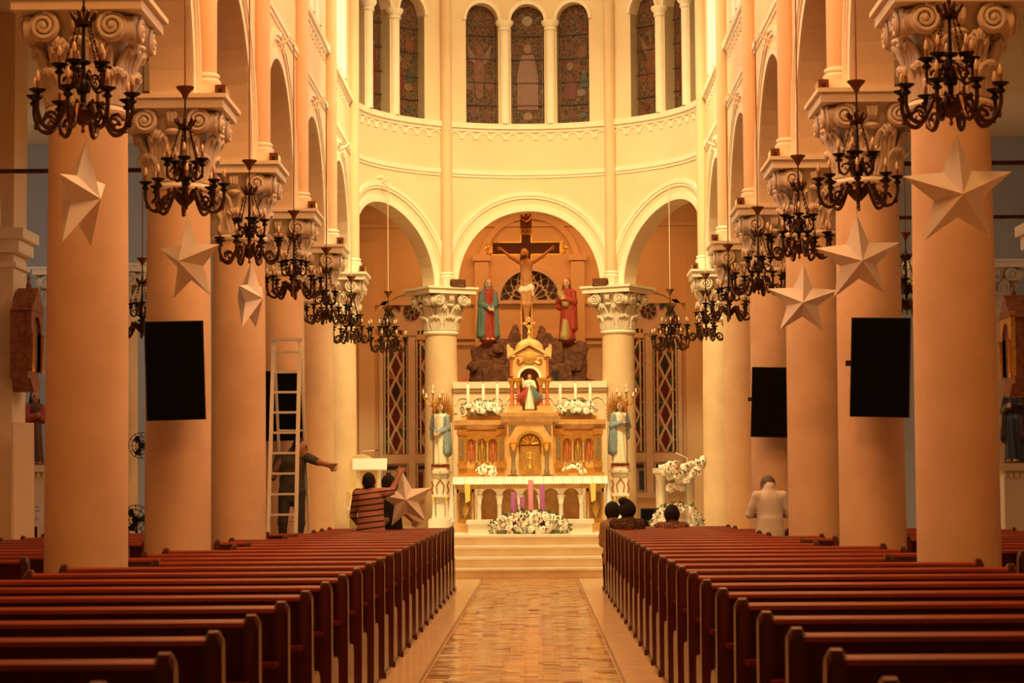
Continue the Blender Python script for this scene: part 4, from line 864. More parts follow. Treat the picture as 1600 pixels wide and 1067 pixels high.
# ================================================================== STATUES
def head(H, c, fr, mskin, mhair, veil=None, long=True):
    x, y, z = c; f = fr
    o = [('e', (x, y, z), (.050*H, .058*H, .070*H), mskin), ('e', (x, y+f*.055*H, z-.008*H), (.009*H, .014*H, .014*H), mskin), ('e', (x, y+f*.045*H, z-.038*H), (.018*H, .012*H, .010*H), mskin),
         ('e', (x-.019*H, y+f*.0535*H, z+.006*H), (.007*H, .004*H, .0035*H), mhair), ('e', (x+.019*H, y+f*.0535*H, z+.006*H), (.007*H, .004*H, .0035*H), mhair),
         ('e', (x, y-f*.018*H, z+.020*H), (.056*H, .058*H, .064*H), mhair if veil is None else veil)]
    if long:
        for s in (-1, 1): o.append(('c', (x+s*.045*H, y-f*.01*H, z+.01*H), (x+s*.055*H, y-f*.012*H, z-.10*H), .022*H, .026*H, mhair if veil is None else veil))
        o.append(('c', (x, y-f*.035*H, z), (x, y-f*.045*H, z-.12*H), .045*H, .05*H, mhair if veil is None else veil))
    return o
def hand(w_, d, n, m, sc_=1., curl=.3, thumb=1):
    w_ = Vector(w_); d = Vector(d).normalized(); n = Vector(n).normalized(); s = d.cross(n).normalized(); o = [('h', w_-s*.012*sc_, w_+d*.06*sc_-s*.02*sc_, .022*sc_, .02*sc_, m), ('h', w_+s*.012*sc_, w_+d*.06*sc_+s*.02*sc_, .022*sc_, .02*sc_, m)]
    for i, L in enumerate((.066, .076, .072, .056)):
        b = w_+d*.075*sc_+s*(i-1.5)*.024*sc_; e = b+(d+s*(i-1.5)*.14).normalized()*L*.55*sc_; g = e+(d+n*curl*2+s*(i-1.5)*.14).normalized()*L*.5*sc_
        o += [('h', b, e, .0105*sc_, .010*sc_, m), ('h', e, g, .010*sc_, .0085*sc_, m), ('h', w_+d*.04*sc_+s*(i-1.5)*.014*sc_, b, .014*sc_, .012*sc_, m)]
    b = w_+d*.03*sc_+s*thumb*.024*sc_; e = b+(d*.6+s*thumb*.8+n*.2).normalized()*.045*sc_; o += [('h', b, e, .013*sc_, .012*sc_, m), ('h', e, e+(d+n*.3).normalized()*.03*sc_, .011*sc_, .009*sc_, m)]
    return o
def robed(nm, lab, loc, H, mats, arms='pray', mantle=None, veil=False, lean=0, rz=0, group=None, extra=[], base=None):
    """mats: robe, mantle, skin, hair"""
    t = thing(nm, lab, 'statue', loc, rz, group)
    b = base or .0
    pr = [('c', (0, 0, .05*H+b), (lean*.02, 0, .52*H+b), .115*H, .085*H, 0, (.010*H, 9), (1.15, .9)), ('c', (lean*.02, 0, .50*H+b), (lean*.03, 0, .77*H+b), .078*H, .072*H, 0, None, (1.3, .85)), ('c', (-.085*H, .005, .785*H+b), (.085*H, .005, .785*H+b), .042*H, .042*H, 0), ('c', (0, 0, .79*H+b), (0, -.008*H, .87*H+b), .030*H, .028*H, 2)]
    pr += head(H, (lean*.03, -.012*H, .925*H+b), -1, 2, 3, 1 if veil else None)
    for s in (-1, 1):
        sh = (s*.115*H, .0, .775*H+b)
        if arms == 'pray': el, wr = (s*.145*H, -.01*H, .615*H+b), (s*.03*H, -.115*H, .66*H+b)
        elif arms == 'low': el, wr = (s*.135*H, -.01*H, .60*H+b), (s*.02*H, -.11*H, .53*H+b)
        elif arms == 'mercy': el, wr = ((-.16*H, -.02*H, .66*H+b), (-.19*H, -.08*H, .82*H+b)) if s < 0 else ((.15*H, -.01*H, .62*H+b), (.05*H, -.11*H, .70*H+b))
        else: el, wr = (s*.16*H, -.02*H, .60*H+b), (s*.14*H, -.13*H, .66*H+b)
        mi = 1 if mantle else 0
        pr += [('c', sh, el, .042*H, .046*H, mi), ('c', el, wr, .046*H, .040*H, mi)]
        d = Vector(wr)-Vector(el); pr += hand(Vector(wr)+d.normalized()*.02*H, d, (0, -1, .3), 2, H*.6, .4, s)
    if mantle:
        for s, zlo, r in mantle:
            pr += [('c', (s*.10*H, .02*H, .78*H+b), (s*.125*H, .0, zlo*H+b), .045*H, r*H, 1, (.008*H, 7), (1, 1.3))]
        pr += [('c', (0, .055*H, .78*H+b), (0, .06*H, .25*H+b), .085*H, .11*H, 1, (.008*H, 9), (1.2, .7))]
    pr += [('e', (s*.045*H, -.09*H, .02*H+b), (.025*H, .05*H, .02*H), 2) for s in (-1, 1)]
    blob('figure', pr+extra, mats, h=.0105*H, k=.0045*H, parent=t)
    MB().lathe([(0, 0), (.15*H, 0), (.15*H, .02*H), (.13*H, .03*H), (0, .03*H)], 16).build('base', mats[1] if base else BRL, t); return t
# angels with candelabra
for s in (-1, 1):
    x = s*1.60; Y = 39.6
    ped = thing('pedestal', 'white and gilt columned pedestal under the angel %s of the altar' % SIDE[s], 'pedestal', (x, Y, .66), 0, 'angel pedestals')
    MB().box(-.21, .21, -.21, .21, 0, .19).box(-.195, .195, -.195, .195, .19, .22).build('plinth', MARW, ped, False)
    for q in ((-.12, -.12), (.12, -.12), (-.12, .12), (.12, .12)):
        MB().lathe([(.04, .22), (.04, .25), (.027, .27), (.025, .54), (.03, .55), (.045, .59)], 12, (*q, 0)).build('colonnette', MARW, ped)
        MB().lathe([(.031, .545), (.047, .59), (.05, .60), (.03, .60)], 12, (*q, 0)).build('gilt_capital', GOLDB, ped)
    MB().box(-.075, .075, -.075, .075, .22, .60).build('core', MARW, ped, False)
    m = MB(); m.box(-.15, .15, -.15, .15, .60, .64); m.box(-.12, .12, -.12, .12, .64, .92); m.build('die', MARW, ped, False)
    m = MB()
    for q in (-1, 1): m.tube([(q*.05, -.125, .66), (q*.07, -.125, .8), (0, -.125, .9)], .012, 5); m.tube([(q*.125, -.12, .66), (q*.155, -.12, .72), (q*.125, -.12, .8), (q*.155, -.12, .88)], .016, 5)
    m.build('gilt_tracery', GOLD, ped)
    MB().lathe([(.13, .92), (.17, .97), (.16, 1.0), (.20, 1.02), (.20, 1.07), (.17, 1.08), (.18, 1.12), (0, 1.12)], 8, (0, 0, 0)).build('cap', MARW, ped, False)
    for i in range(8):
        a = 2*pi*i/8; MB().ball((.195*math.cos(a), .195*math.sin(a), 1.045), .018, 6, 4).build('gilt_bead', GOLDB, ped)
    MB().box(-.16, .16, -.14, .14, 1.12, 1.15).build('statue_foot', REDP, ped, False)
    an = robed('angel_statue', 'robed angel statue in pale gown and blue mantle holding a candelabrum, %s of the altar' % SIDE[s], (x, Y, 1.81), 1.12, [IVOR, BLUE, SKINP, HAIRB], 'low' if s < 0 else 'pray', [(-s, .22, .075), (s, .45, .05)], False, 0, s*.35, 'altar angels')
    for q in (-1, 1):
        wg = MB()
        for i in range(11):
            a = math.radians(100-8*i); L = .62-.035*abs(i-2)
            p0 = Vector((q*.05, .10, .72)); d = Vector((q*math.cos(a)*.55, .03, math.sin(a))); p1 = p0+d*L*.55; p2 = p0+d*L+Vector((0, 0, -.02))
            wg.tube([p0, p1, p2], [.018, .024, .004], 4)
        wg.build('wing', GOLD, an)
    st = thing('candelabrum', 'gilt branched candelabrum held by the %s altar angel' % SIDE[s], 'candelabrum', (x-.0+(-.115), Y-.26, 1.835), 0, 'angel candelabra')
    if s > 0: st.location.x = x+.115
    MB().tube([(0, 0, 0), (0, 0, 1.12)], .009, 6).build('staff', BRL, st)
    MB().lathe([(.009, .98), (.03, 1.02), (.02, 1.06), (.035, 1.10), (.01, 1.14)], 10).build('knop', GOLD, st)
    for i in range(9):
        ring_ = i > 0; a = 2*pi*i/8; r = .17 if ring_ else 0; z = 1.17 if i % 2 else 1.25
        if i == 0: z = 1.33
        c, s_ = math.cos(a), math.sin(a)
        b_ = MB().tube([(0, 0, 1.08), (r*.5*c, r*.5*s_, 1.03 if r else 1.15), (r*c, r*s_, z-.06), (r*c, r*s_, z)], .009, 5).lathe([(.008, z-.01), (.03, z+.005), (.03, z+.012), (0, z+.008)], 8, (r*c, r*s_, 0)).build('branch', GOLD, st)
        MB().lathe([(0, z+.005), (.011, z+.005), (.011, z+.06), (.004, z+.085), (0, z+.09)], 7, (r*c, r*s_, 0)).build('candle', IVW, b_)
# merciful Christ in the tower niche
dm = robed('christ_statue', 'small white-robed statue with red and blue rays standing in the altar tower', (0, 38.86, 2.765), .64, [IVOR, BLUE, SKINP, HAIRB], 'mercy')
for s, mt in ((-1, REDP), (1, TEAL)):
    m = MB()
    for i in range(5):
        a = .25+.13*i; m.tube([(s*.02, -.07, .42), (s*(.02+.16*a*1.3), -.09, .42-.16), (s*(.03+.32*a), -.10, .42-.30+.03*i)], [.006, .016, .006], 5)
    m.build('ray_fan', mt, dm)
# grotto and calvary
G = thing('rock_grotto', 'dark brown rock grotto mound rising behind the altar tower', 'grotto', (-.04, 43.1, .66))
MB().box(-.95, .95, -.4, .6, 0, 2.5).build('core', ROCK, G, False)
rk = random.Random(11)
bl = [(-.85, -.15, 2.85, .30, .36), (-.55, -.3, 2.75, .34, .34), (-.2, -.35, 2.8, .32, .36), (.2, -.35, 2.8, .32, .36), (.55, -.3, 2.75, .34, .34), (.85, -.15, 2.85, .3, .36), (-.75, -.1, 3.25, .34, .28), (-.35, -.15, 3.2, .36, .3), (.35, -.15, 3.2, .36, .3), (.76, -.1, 3.25, .36, .28), (-.28, .15, 3.52, .26, .44), (.32, .15, 3.5, .3, .42), (0, .1, 3.3, .3, .3), (-.95, .0, 2.55, .28, .28), (.97, 0, 2.6, .28, .28), (-.6, .25, 3.35, .3, .26), (.62, .25, 3.35, .34, .26)]
for i, (x, y, z, r, rz_) in enumerate(bl):
    pr = [('b', (0, 0, 0), (r, r*.8, rz_), 0, rk.uniform(-.35, .35))]
    for _ in range(8): pr.append(('b', (rk.uniform(-.75, .75)*r, rk.uniform(-.75, .1)*r, rk.uniform(-.8, .8)*rz_), (r*rk.uniform(.22, .45), r*rk.uniform(.2, .4), r*rk.uniform(.18, .4)), 0, rk.uniform(-.8, .8)))
    if i in (10, 11): pr = [('c', (0, 0, -.3), (.03 if i == 10 else -.05, 0, .38), .30, .05, 0), ('b', (.05, -.1, 0), (.2, .15, .2), 0, .5), ('b', (-.1, -.1, -.15), (.16, .15, .16), 0, -.4)]
    blob('boulder', pr, [ROCK], h=.026, k=.006, parent=G, loc=(x, y, z), noise=(.014, 26))
MB().box(.44, .58, -.62, -.36, 2.76, 2.98).build('cave_window', BLKC, G, False)
XC = -.06; YC = 42.95
K = thing('crucifix', 'large dark wooden crucifix with gilt edges and carved Christ above the grotto', 'crucifix', (XC, YC, 4.15))
MB().box(-.095, .095, -.04, .04, 0, 2.3).build('upright', CROSSW, K, False); MB().box(-.66, .66, -.045, .035, 1.79, 2.02).build('crossbar', CROSSW, K, False)
for s in (-1, 1):
    MB().box(s*.10-.012, s*.10+.012, -.05, -.038, 0, 1.79).box(s*.10-.012, s*.10+.012, -.05, -.038, 2.02, 2.3).build('gilt_edge', GOLDB, K, False)
    for z in (1.785, 2.025): MB().box(min(s*.1, s*.66), max(s*.1, s*.66), -.055, -.043, z-.012, z+.012).build('gilt_edge', GOLDB, K, False)
def trefoil(mt):
    m = MB()
    for a in (-pi/2, 0, pi/2):
        c, q = math.cos(a), math.sin(a); m.tube([(.02, 0, q*.06), (.06+.05*c, 0, q*.13), (.11+.05*c, 0, q*.10), (.10+.03*c, 0, q*.05), (.05, 0, q*.04)], .015, 5)
    m.ball((.12, 0, 0), (.035, .02, .035), 8, 5); m.box(0, .06, -.03, .03, -.09, .09); return m.xf(mt)
for s in (-1, 1): trefoil(Matrix.Translation((s*.65, -.03, 1.905)) @ Matrix.Rotation(0 if s > 0 else pi, 4, 'Y')).build('end_ornament', GOLDB, K)
MB().box(-.11, .11, -.045, .035, 2.3, 2.60).build('upright_head', CROSSW, K, False)
m = MB()
for s in (-1, 1): m.tube([(0, -.05, 2.42), (s*.08, -.05, 2.47), (s*.10, -.05, 2.55), (s*.04, -.05, 2.52), (s*.07, -.05, 2.60), (s*.13, -.05, 2.62)], .012, 5)
m.build('top_ornament', GOLD, K)
pq = MB().box(-.11, .11, -.062, -.045, 2.17, 2.29).build('title_plaque', GOLD, K, False)
def letter(mb, x, segs):
    for (x0, z0), (x1, z1) in segs: mb.tube([(x+x0*.045, -.066, 2.19+z0*.08), (x+x1*.045, -.066, 2.19+z1*.08)], .006, 4)
m = MB()
for x, L_s in ((-.085, [((.3, 0), (.3, 1))]), (-.055, [((0, 0), (0, 1)), ((0, 1), (1, 0)), ((1, 0), (1, 1))]), (.01, [((0, 0), (0, 1)), ((0, 1), (.9, .95)), ((.9, .95), (.9, .55)), ((.9, .55), (0, .5)), ((.3, .5), (1, 0))]), (.07, [((.3, 0), (.3, 1))])): letter(m, x, L_s)
m.build('inscription', BLKC, pq, False)
SKC = mat('carved_body', (.62, .30, .12), .5, c2=(.54, .24, .09), scale=8)
pr = [('c', (0, -.12, 1.36), (0, -.13, 1.58), .085, .10, 0, None, (1.25, .85)), ('c', (0, -.11, 1.15), (0, -.12, 1.34), .088, .082, 0, None, (1.15, .85)), ('c', (-.11, -.12, 1.63), (.11, -.12, 1.63), .04, .04, 0), ('c', (0, -.12, 1.65), (-.02, -.15, 1.72), .036, .034, 0),
      ('c', (-.085, -.12, 1.08), (.085, -.12, 1.12), .075, .08, 1, (.006, 8)), ('c', (.10, -.15, 1.12), (.13, -.15, .98), .03, .02, 1)]
for s in (-1, 1):
    pr += [('c', (s*.15, -.11, 1.64), (s*.31, -.09, 1.74), .042, .032, 0), ('c', (s*.31, -.09, 1.74), (s*.46, -.07, 1.87), .032, .022, 0)]+hand((s*.47, -.07, 1.88), (s, 0, .6), (0, -1, 0), 0, .8, .4, s)
    pr += [('c', (s*.055, -.12, 1.06), (s*.05, -.18, .80), .066, .046, 0), ('c', (s*.05, -.18, .80), (s*.018, -.12, .55), .044, .028, 0), ('c', (s*.018, -.12, .55), (s*.012, -.17, .47), .026, .022, 0)]
pr += [('e', (-.035, -.17, 1.79), (.062, .07, .085), 0), ('e', (-.035, -.23, 1.775), (.011, .018, .018), 0), ('e', (-.035, -.145, 1.82), (.072, .075, .078), 2), ('c', (-.09, -.14, 1.80), (-.10, -.15, 1.68), .025, .02, 2), ('c', (.03, -.14, 1.80), (.06, -.13, 1.68), .028, .02, 2), ('e', (-.035, -.215, 1.725), (.035, .025, .03), 2)]
blob('corpus', pr, [SKC, IVOR, HAIRB], h=.0125, k=.012, parent=K)
robed('mourning_statue', 'veiled statue in blue-green mantle with clasped hands, left of the crucifix', (-.80, 42.75, 4.24), 1.2, [REDP, TEAL, SKINP, HAIRB], 'low', [(-1, .1, .07), (1, .1, .07)], True, 0, .35, 'calvary figures')
robed('mourning_statue', 'statue in red robe and olive mantle looking up, right of the crucifix', (.72, 42.75, 4.24), 1.2, [REDP, REDP, SKINP, HAIRB, OLIV], 'pray', [(-1, .55, .06), (1, .2, .06)], False, 0, -.45, 'calvary figures', [('c', (-.12, -.07, .92), (.02, -.10, .70), .06, .07, 4), ('c', (.0, -.12, .08), (.0, -.08, .36), .09, .05, 4)])
# ================================================================== SANCTUARY FURNITURE
GLT = mat('cream_lacquer', (.86, .66, .34), .4, c2=(.80, .58, .28), scale=5)
p = at(563, 800, 37.2)
t = thing('presider_chair', 'cream chair with tall arched back left of the sanctuary', 'chair', (p.x, 37.3, .66))
m = MB().prism([(-.21, .0), (.21, .0), (.21, 1.18)]+[(.21*math.cos(pi*i/12), 1.18+.16*math.sin(pi*i/12)) for i in range(13)]+[(-.21, 1.18)], .16, .22); m.build('backrest', GLT, t, False)
MB().box(-.22, .22, -.22, .16, .40, .46).build('seat', LINEN, t, False)
for x in (-.2, .2):
    for y in (-.2, .15): MB().box(x-.025, x+.025, y-.025, y+.025, 0, .4).build('leg', GLT, t, False)
    MB().box(x-.03, x+.03, -.22, .16, .66, .70).box(x-.025, x+.025, -.22, -.17, .46, .66).build('armrest', GLT, t, False)
p = at(577, 800, 36.4)
t = thing('lectern', 'cream lectern with slanted white book rest and thin microphone, left of the altar', 'lectern', (p.x, 36.4, .66))
MB().box(-.22, .22, -.18, .18, 0, .1).box(-.19, .19, -.15, .15, .1, .14).build('plinth', MARW, t, False)
MB().box(-.16, .16, -.12, .12, .14, 1.06).build('body', GLT, t, False); MB().box(-.20, -.14, -.14, .14, .14, 1.08).build('side_panel', MARW, t, False); MB().box(.14, .18, -.14, .14, .14, 1.08).build('side_panel', MARW, t, False)
MB().box(-.10, .10, -.125, -.119, .3, .85).build('front_inlay', GOLD, t, False)
m = MB().box(-.28, .28, -.02, .02, -.11, .09).xf(Matrix.Translation((.02, -.12, 1.16)) @ Matrix.Rotation(-.45, 4, 'X')); m.build('book_rest', LINEN, t, False)
MB().tube([(-.12, 0, 1.0), (-.12, 0, 1.33), (-.1, 0, 1.37), (.1, -.02, 1.38)], .008, 6).build('microphone_stem', MARW, t); MB().tube([(.1, -.02, 1.38), (.15, -.03, 1.38)], [.013, .014], 8).build('microphone', BRL, t)
p = at(1056, 800, 36.6); ax_ = p.x
t = thing('ambo', 'white marble ambo with carved front panel, right of the altar', 'lectern', (ax_, 36.6, .66))
MB().box(-.34, .34, -.26, .26, 0, .10).box(-.31, .31, -.23, .23, .10, .15).build('plinth', MARW, t, False)
for x in (-.23, .23):
    MB().lathe([(.085, .15), (.085, .2), (.062, .23), (.058, .78), (.07, .8), (.065, .83), (.10, .93), (.105, .96)], 16, (x, -.14, 0)).build('column', MARW, t)
    MB().box(x-.08, x+.08, .02, .2, .15, .96).build('rear_pier', MARW, t, False)
MB().box(-.19, .19, -.1, .16, .15, .98).build('core', MARW, t, False); MB().box(-.13, .13, -.125, -.1, .25, .85).build('front_panel', mat('relief_marble', (.74, .52, .32), .5, c2=(.64, .42, .24), scale=25, bump=.4), t, False)
m = MB().box(-.36, .36, -.28, .28, .98, 1.06).box(-.33, .33, -.25, .25, .95, .98); m.build('top_slab', MARW, t, False)
MB().prism([(-.2, 1.06), (.2, 1.06), (.2, 1.12)], -.27, .27, 'x').build('book_rest', MARW, t, False)
MB().tube([(.2, 0, 1.06), (.2, 0, 1.22), (.12, -.02, 1.26), (.0, -.04, 1.31)], .008, 6).build('microphone_stem', MARW, t); MB().tube([(0, -.04, 1.31), (-.05, -.05, 1.33)], [.012, .013], 8).build('microphone', BRL, t)
R2 = random.Random(21); pts = []
for i in range(60):
    u = i/59; x = -.22+.66*u+R2.gauss(0, .03); z = 1.04+.10*u-.26*math.exp(-((u-.55)/.25)**2)*R2.random()+R2.gauss(0, .03); pts.append((Vector((x, -.33+R2.uniform(-.04, .03), z)), (R2.uniform(-.3, .3), -1, .4)))
for i in range(10): pts.append((Vector((.0+R2.gauss(0, .06), -.28, .72+R2.random()*.22)), (0, -1, .2)))
bouquet('flower_garland', 'white flower garland trailing over the front of the ambo', (ax_, 36.6, .66), pts, 70, 1.35, R2, .05, 260, .065)
t = bouquet('floor_flowers', 'large spreading white flower arrangement at the foot of the ambo', (ax_-.02, 36.1, .66), [(p_+Vector((0, 0, .16)), n_) for p_, n_ in dome_pts(R2, .40, .2, .30, 75, -.4)], 75, 1.0, R2, .12, 330, .07)
MB().lathe([(0, 0), (.16, 0), (.2, .12), (.18, .14), (0, .14)], 12).build('bowl', MARW, t)
p = at(1014, 822, 36.9); t = thing('loudspeaker', 'black floor loudspeaker left of the ambo', 'loudspeaker', (p.x, 36.9, .66))
MB().box(-.14, .14, -.12, .14, .0, .40).build('cabinet', BLKC, t, False); MB().box(-.125, .125, -.125, -.119, .02, .38).build('grille', BLK, t, False)
# ================================================================== LADDER
ld = thing('stepladder', 'tall aluminium stepladder open beside the fourth left column', 'ladder', (-3.13, 28.4, 0))
def lp(p): return Vector(p)-Vector((-3.13, 28.4, 0))
TL, TR = at(427.5, 530, 28.55), at(468.5, 530, 28.55); BL_, BR_ = at(416.5, 938, 28.05), at(460, 938, 28.05); BL_.z = BR_.z = .0
def rail(a, b, nm, w_=.022):
    a, b = lp(a), lp(b); m = MB(); d = (b-a).normalized(); v = []
    for q in (a, b): v += [q+Vector((sx*w_, sy*.035, 0)) for sx, sy in ((-1, -1), (1, -1), (1, 1), (-1, 1))]
    m.add(v, [(0, 1, 2, 3), (4, 5, 6, 7), (0, 1, 5, 4), (1, 2, 6, 5), (2, 3, 7, 6), (3, 0, 4, 7)]).build(nm, ALU, ld, False)
rail(TL, BL_, 'front_rail'); rail(TR, BR_, 'front_rail')
rl, rr = Vector((BL_.x+.10, 29.25, 0)), Vector((BR_.x+.10, 29.25, 0)); rail(TL+Vector((0, .06, -.02)), rl, 'rear_rail', .015); rail(TR+Vector((0, .06, -.02)), rr, 'rear_rail', .015)
for i in range(12):
    f = .05+.078*i; a, b = lp(TL.lerp(BL_, f)), lp(TR.lerp(BR_, f)); MB().box(a.x, b.x, a.y-.03, a.y+.05, a.z-.014, a.z+.014).build('rung', ALU, ld, False)
for f in (.35, .7):
    a, b = lp((TL+Vector((0, .06, 0))).lerp(rl, f)), lp((TR+Vector((0, .06, 0))).lerp(rr, f)); MB().tube([a, b], .012, 6).build('rear_brace', ALU, ld)
MB().box(lp(TL).x-.03, lp(TR).x+.03, lp(TL).y-.05, lp(TL).y+.08, TL.z-.02, TL.z+.012).build('top_cap', ALU, ld, False)
# ================================================================== PEOPLE
def human(lab, J, fr, mats, sleeve='short', h=.0125, hands=None, hair='short', extra=[], bulk=1., face=None):
    """mats: shirt, trousers, skin, hair, shoe; joints in world space; fr = facing direction along y"""
    o = Vector((J['pel'][0], J['pel'][1], 0)); L = {k: Vector(v)-o for k, v in J.items()}
    t = thing('person', lab, 'person', o); ch, pe_, hd = L['chest'], L['pel'], L['head']
    pr = [('c', ch, pe_.lerp(ch, .35), .135*bulk, .125*bulk, 0, None, (1.22, .82)), ('c', pe_.lerp(ch, .35), pe_-Vector((0, 0, .06 if hair != 'x' else 0)), .128*bulk, .14*bulk, 0, None, (1.25, .95)), ('c', L['sL'], L['sR'], .062*bulk, .062*bulk, 0), ('c', ch+Vector((0, 0, .08)), hd-Vector((0, 0, .08)), .055, .052, 2), ('c', ch+Vector((0, 0, .10)), ch+Vector((0, 0, .15)), .075, .06, 0),
          ('c', pe_+Vector((-.07, 0, 0)), pe_+Vector((.07, 0, 0)), .095*bulk, .095*bulk, 1)]
    fd = Vector((*(face or (0, fr)), 0)).normalized(); sd = Vector((fd.y, -fd.x, 0)); zz = Vector((0, 0, 1))
    def hp_(a_, b_, c_): return hd+sd*a_+fd*b_+zz*c_
    hr = (.073+.015*abs(fd.x), .088-.015*abs(fd.x))
    pr += [('e', hd, (*hr, .112), 2), ('e', hp_(0, .088, -.015), (.018, .018, .022), 2), ('e', hp_(0, .07, -.06), (.026, .022, .018), 2), ('e', hp_(0, .05, -.085), (.03, .03, .025), 2)]
    for s in (-1, 1): pr += [('e', hp_(s*.074, -.002, -.01), (.018, .018, .03), 2), ('e', hp_(s*.028, .080, .012), (.008, .006, .005), 3)]
    pr += [('e', hp_(0, -.022, .032), (hr[0]+.009, hr[1]+.004, .094), 3), ('e', hp_(0, -.05, -.02), (.064, .058, .07), 3)]
    if hair == 'long': pr += [('c', hd+Vector((0, -fr*.04, .0)), hd+Vector((0, -fr*.06, -.16)), .075, .07, 3)]
    if hair == 'bun': pr += [('e', hd+Vector((-.05, -fr*.05, .11)), (.07, .06, .05), 3), ('e', hd+Vector((0, -fr*.035, .0)), (.112, .10, .112), 3)]
    if hair == 'round': pr += [('e', hd+Vector((0, -fr*.03, .0)), (.105, .098, .118), 3)]
    for s in 'LR':
        sh, el, wr = L['s'+s], L['e'+s], L['w'+s]
        pr += [('c', sh, el, .054*bulk, .043, 0), ('c', el, wr, .040, .030, 0 if sleeve == 'long' else 2)]
        if sleeve == 'short': pr += [('c', sh.lerp(el, .62), sh.lerp(el, 1.0), .044, .041, 2)]; pr += [('c', sh, sh.lerp(el, .62), .058*bulk, .056, 0)]
        d = wr-el; hh = (hands or {}).get(s, ((0, fr, .2), .5)); pr += hand(wr, d, hh[0], 2, 1., hh[1], 1 if s == 'R' else -1)
        pr += [('c', L['h'+s], L['k'+s], .088*bulk, .062, 1), ('c', L['k'+s], L['a'+s], .060, .042, 1), ('c', L['a'+s]-Vector((0, fr*.03, .03)), L['a'+s]+Vector((0, fr*.14, -.045)), .042, .035, 4)]
    b = blob('body', pr+extra, mats, h=h, k=.008, parent=t); return t
SHOE = mat('shoe_dark', (.02, .015, .012), .6); TRD = mat('dark_trousers', (.030, .024, .022), .8); TRK = mat('khaki_trousers', (.16, .10, .06), .8)
OLV = mat('grey_green_shirt', (.085, .075, .055), .85, c2=(.065, .058, .042), scale=9); WSH = mat('white_shirt', (.78, .74, .68), .8, c2=(.68, .64, .58), scale=7, bump=.2); VEST = mat('dark_vest', (.015, .013, .016), .8)
def up_(x, y, z0=0, H=1.68, d=1):
    """standing joints scaled to height H, feet at z0"""
    k = H/1.70
    return dict(pel=(x, y, z0+.92*k), chest=(x, y, z0+1.30*k), head=(x, y+.01*d, z0+1.585*k), sL=(x-.175*k, y, z0+1.38*k), sR=(x+.175*k, y, z0+1.38*k), eL=(x-.23*k, y, z0+1.09*k), eR=(x+.23*k, y, z0+1.09*k), wL=(x-.23*k, y+.06*d, z0+.84*k), wR=(x+.23*k, y+.06*d, z0+.84*k), hL=(x-.09*k, y, z0+.88*k), hR=(x+.09*k, y, z0+.88*k), kL=(x-.10*k, y+.02*d, z0+.48*k), kR=(x+.10*k, y+.02*d, z0+.48*k), aL=(x-.10*k, y, z0+.09), aR=(x+.10*k, y, z0+.09))
# man on the ladder, arm stretched to the right
lx = at(456, 700, 28.72).x; J = up_(lx, 28.72, .50, 1.64, -1)
hd = at(472, 700, 28.70); J['head'] = (hd.x-.01, 28.66, hd.z); J['chest'] = (lx+.02, 28.70, J['chest'][2]); s_ = J['sR']; J['sR'] = (lx+.19, 28.68, s_[2]); J['sL'] = (lx-.16, 28.74, s_[2])
w_ = at(514, 727, 28.45); J['eR'] = (at(497, 722, 28.55)[:]); J['wR'] = (w_[:])
J['eL'] = (lx-.24, 28.66, s_[2]-.26); J['wL'] = (lx-.16, 28.46, s_[2]-.12)
J['kL'] = (lx-.10, 28.56, .98); J['aL'] = (lx-.09, 28.55, .59); J['kR'] = (lx+.12, 28.62, .98); J['aR'] = (lx+.09, 28.55, .59)
J['pel'] = (lx, 28.74, J['pel'][2])
human('man in dark grey-green shirt on the stepladder stretching one arm out', J, -1, [OLV, TRD, SKIN, HAIR, SHOE], 'short', .0115, {'R': ((0, -1, -.2), .05), 'L': ((1, 0, 0), .8)}, face=(.9, -.35))
# striped man, back to camera, right arm raised
px_ = at(580, 760, 29.0).x; J = up_(px_, 28.93, 0, 1.66, 1); hd = at(577, 753, 29.0); J['head'] = (hd.x, 28.94, hd.z)
J['eR'] = at(612, 768, 29.12)[:]; J['wR'] = at(624, 741, 29.25)[:]; J['sR'] = (px_+.17, 28.93, J['sR'][2]+.01); J['eL'] = (px_-.24, 29.06, 1.06); J['wL'] = (px_-.17, 29.22, .92)
human('man in red striped shirt seen from behind raising one arm to the star', J, 1, [STRP, TRK, SKIN, HAIR, SHOE], 'short', .0125, {'R': ((0, .6, -.2), .7)}, bulk=1.06)
# third man behind, dark vest
hx = at(609, 760, 29.95); J = up_(hx.x, 29.95, 0, 1.62, 1); J['head'] = (hx.x, 29.95, at(609, 756, 29.95).z)
J['eR'] = at(632, 800, 29.9)[:]; J['wR'] = at(645, 813, 29.8)[:]; J['eL'] = (hx.x-.22, 29.9, 1.08); J['wL'] = (hx.x-.08, 29.72, 1.0)
human('man in dark vest half hidden behind the striped shirt, holding the star', J, -1, [VEST, TRD, SKIN, HAIR, SHOE], 'short', .013, face=(.8, .6))
hs = hstar(634, 781, 29.52, .05, -.02, None, 'white card star held up by the men left of the altar', -.12)
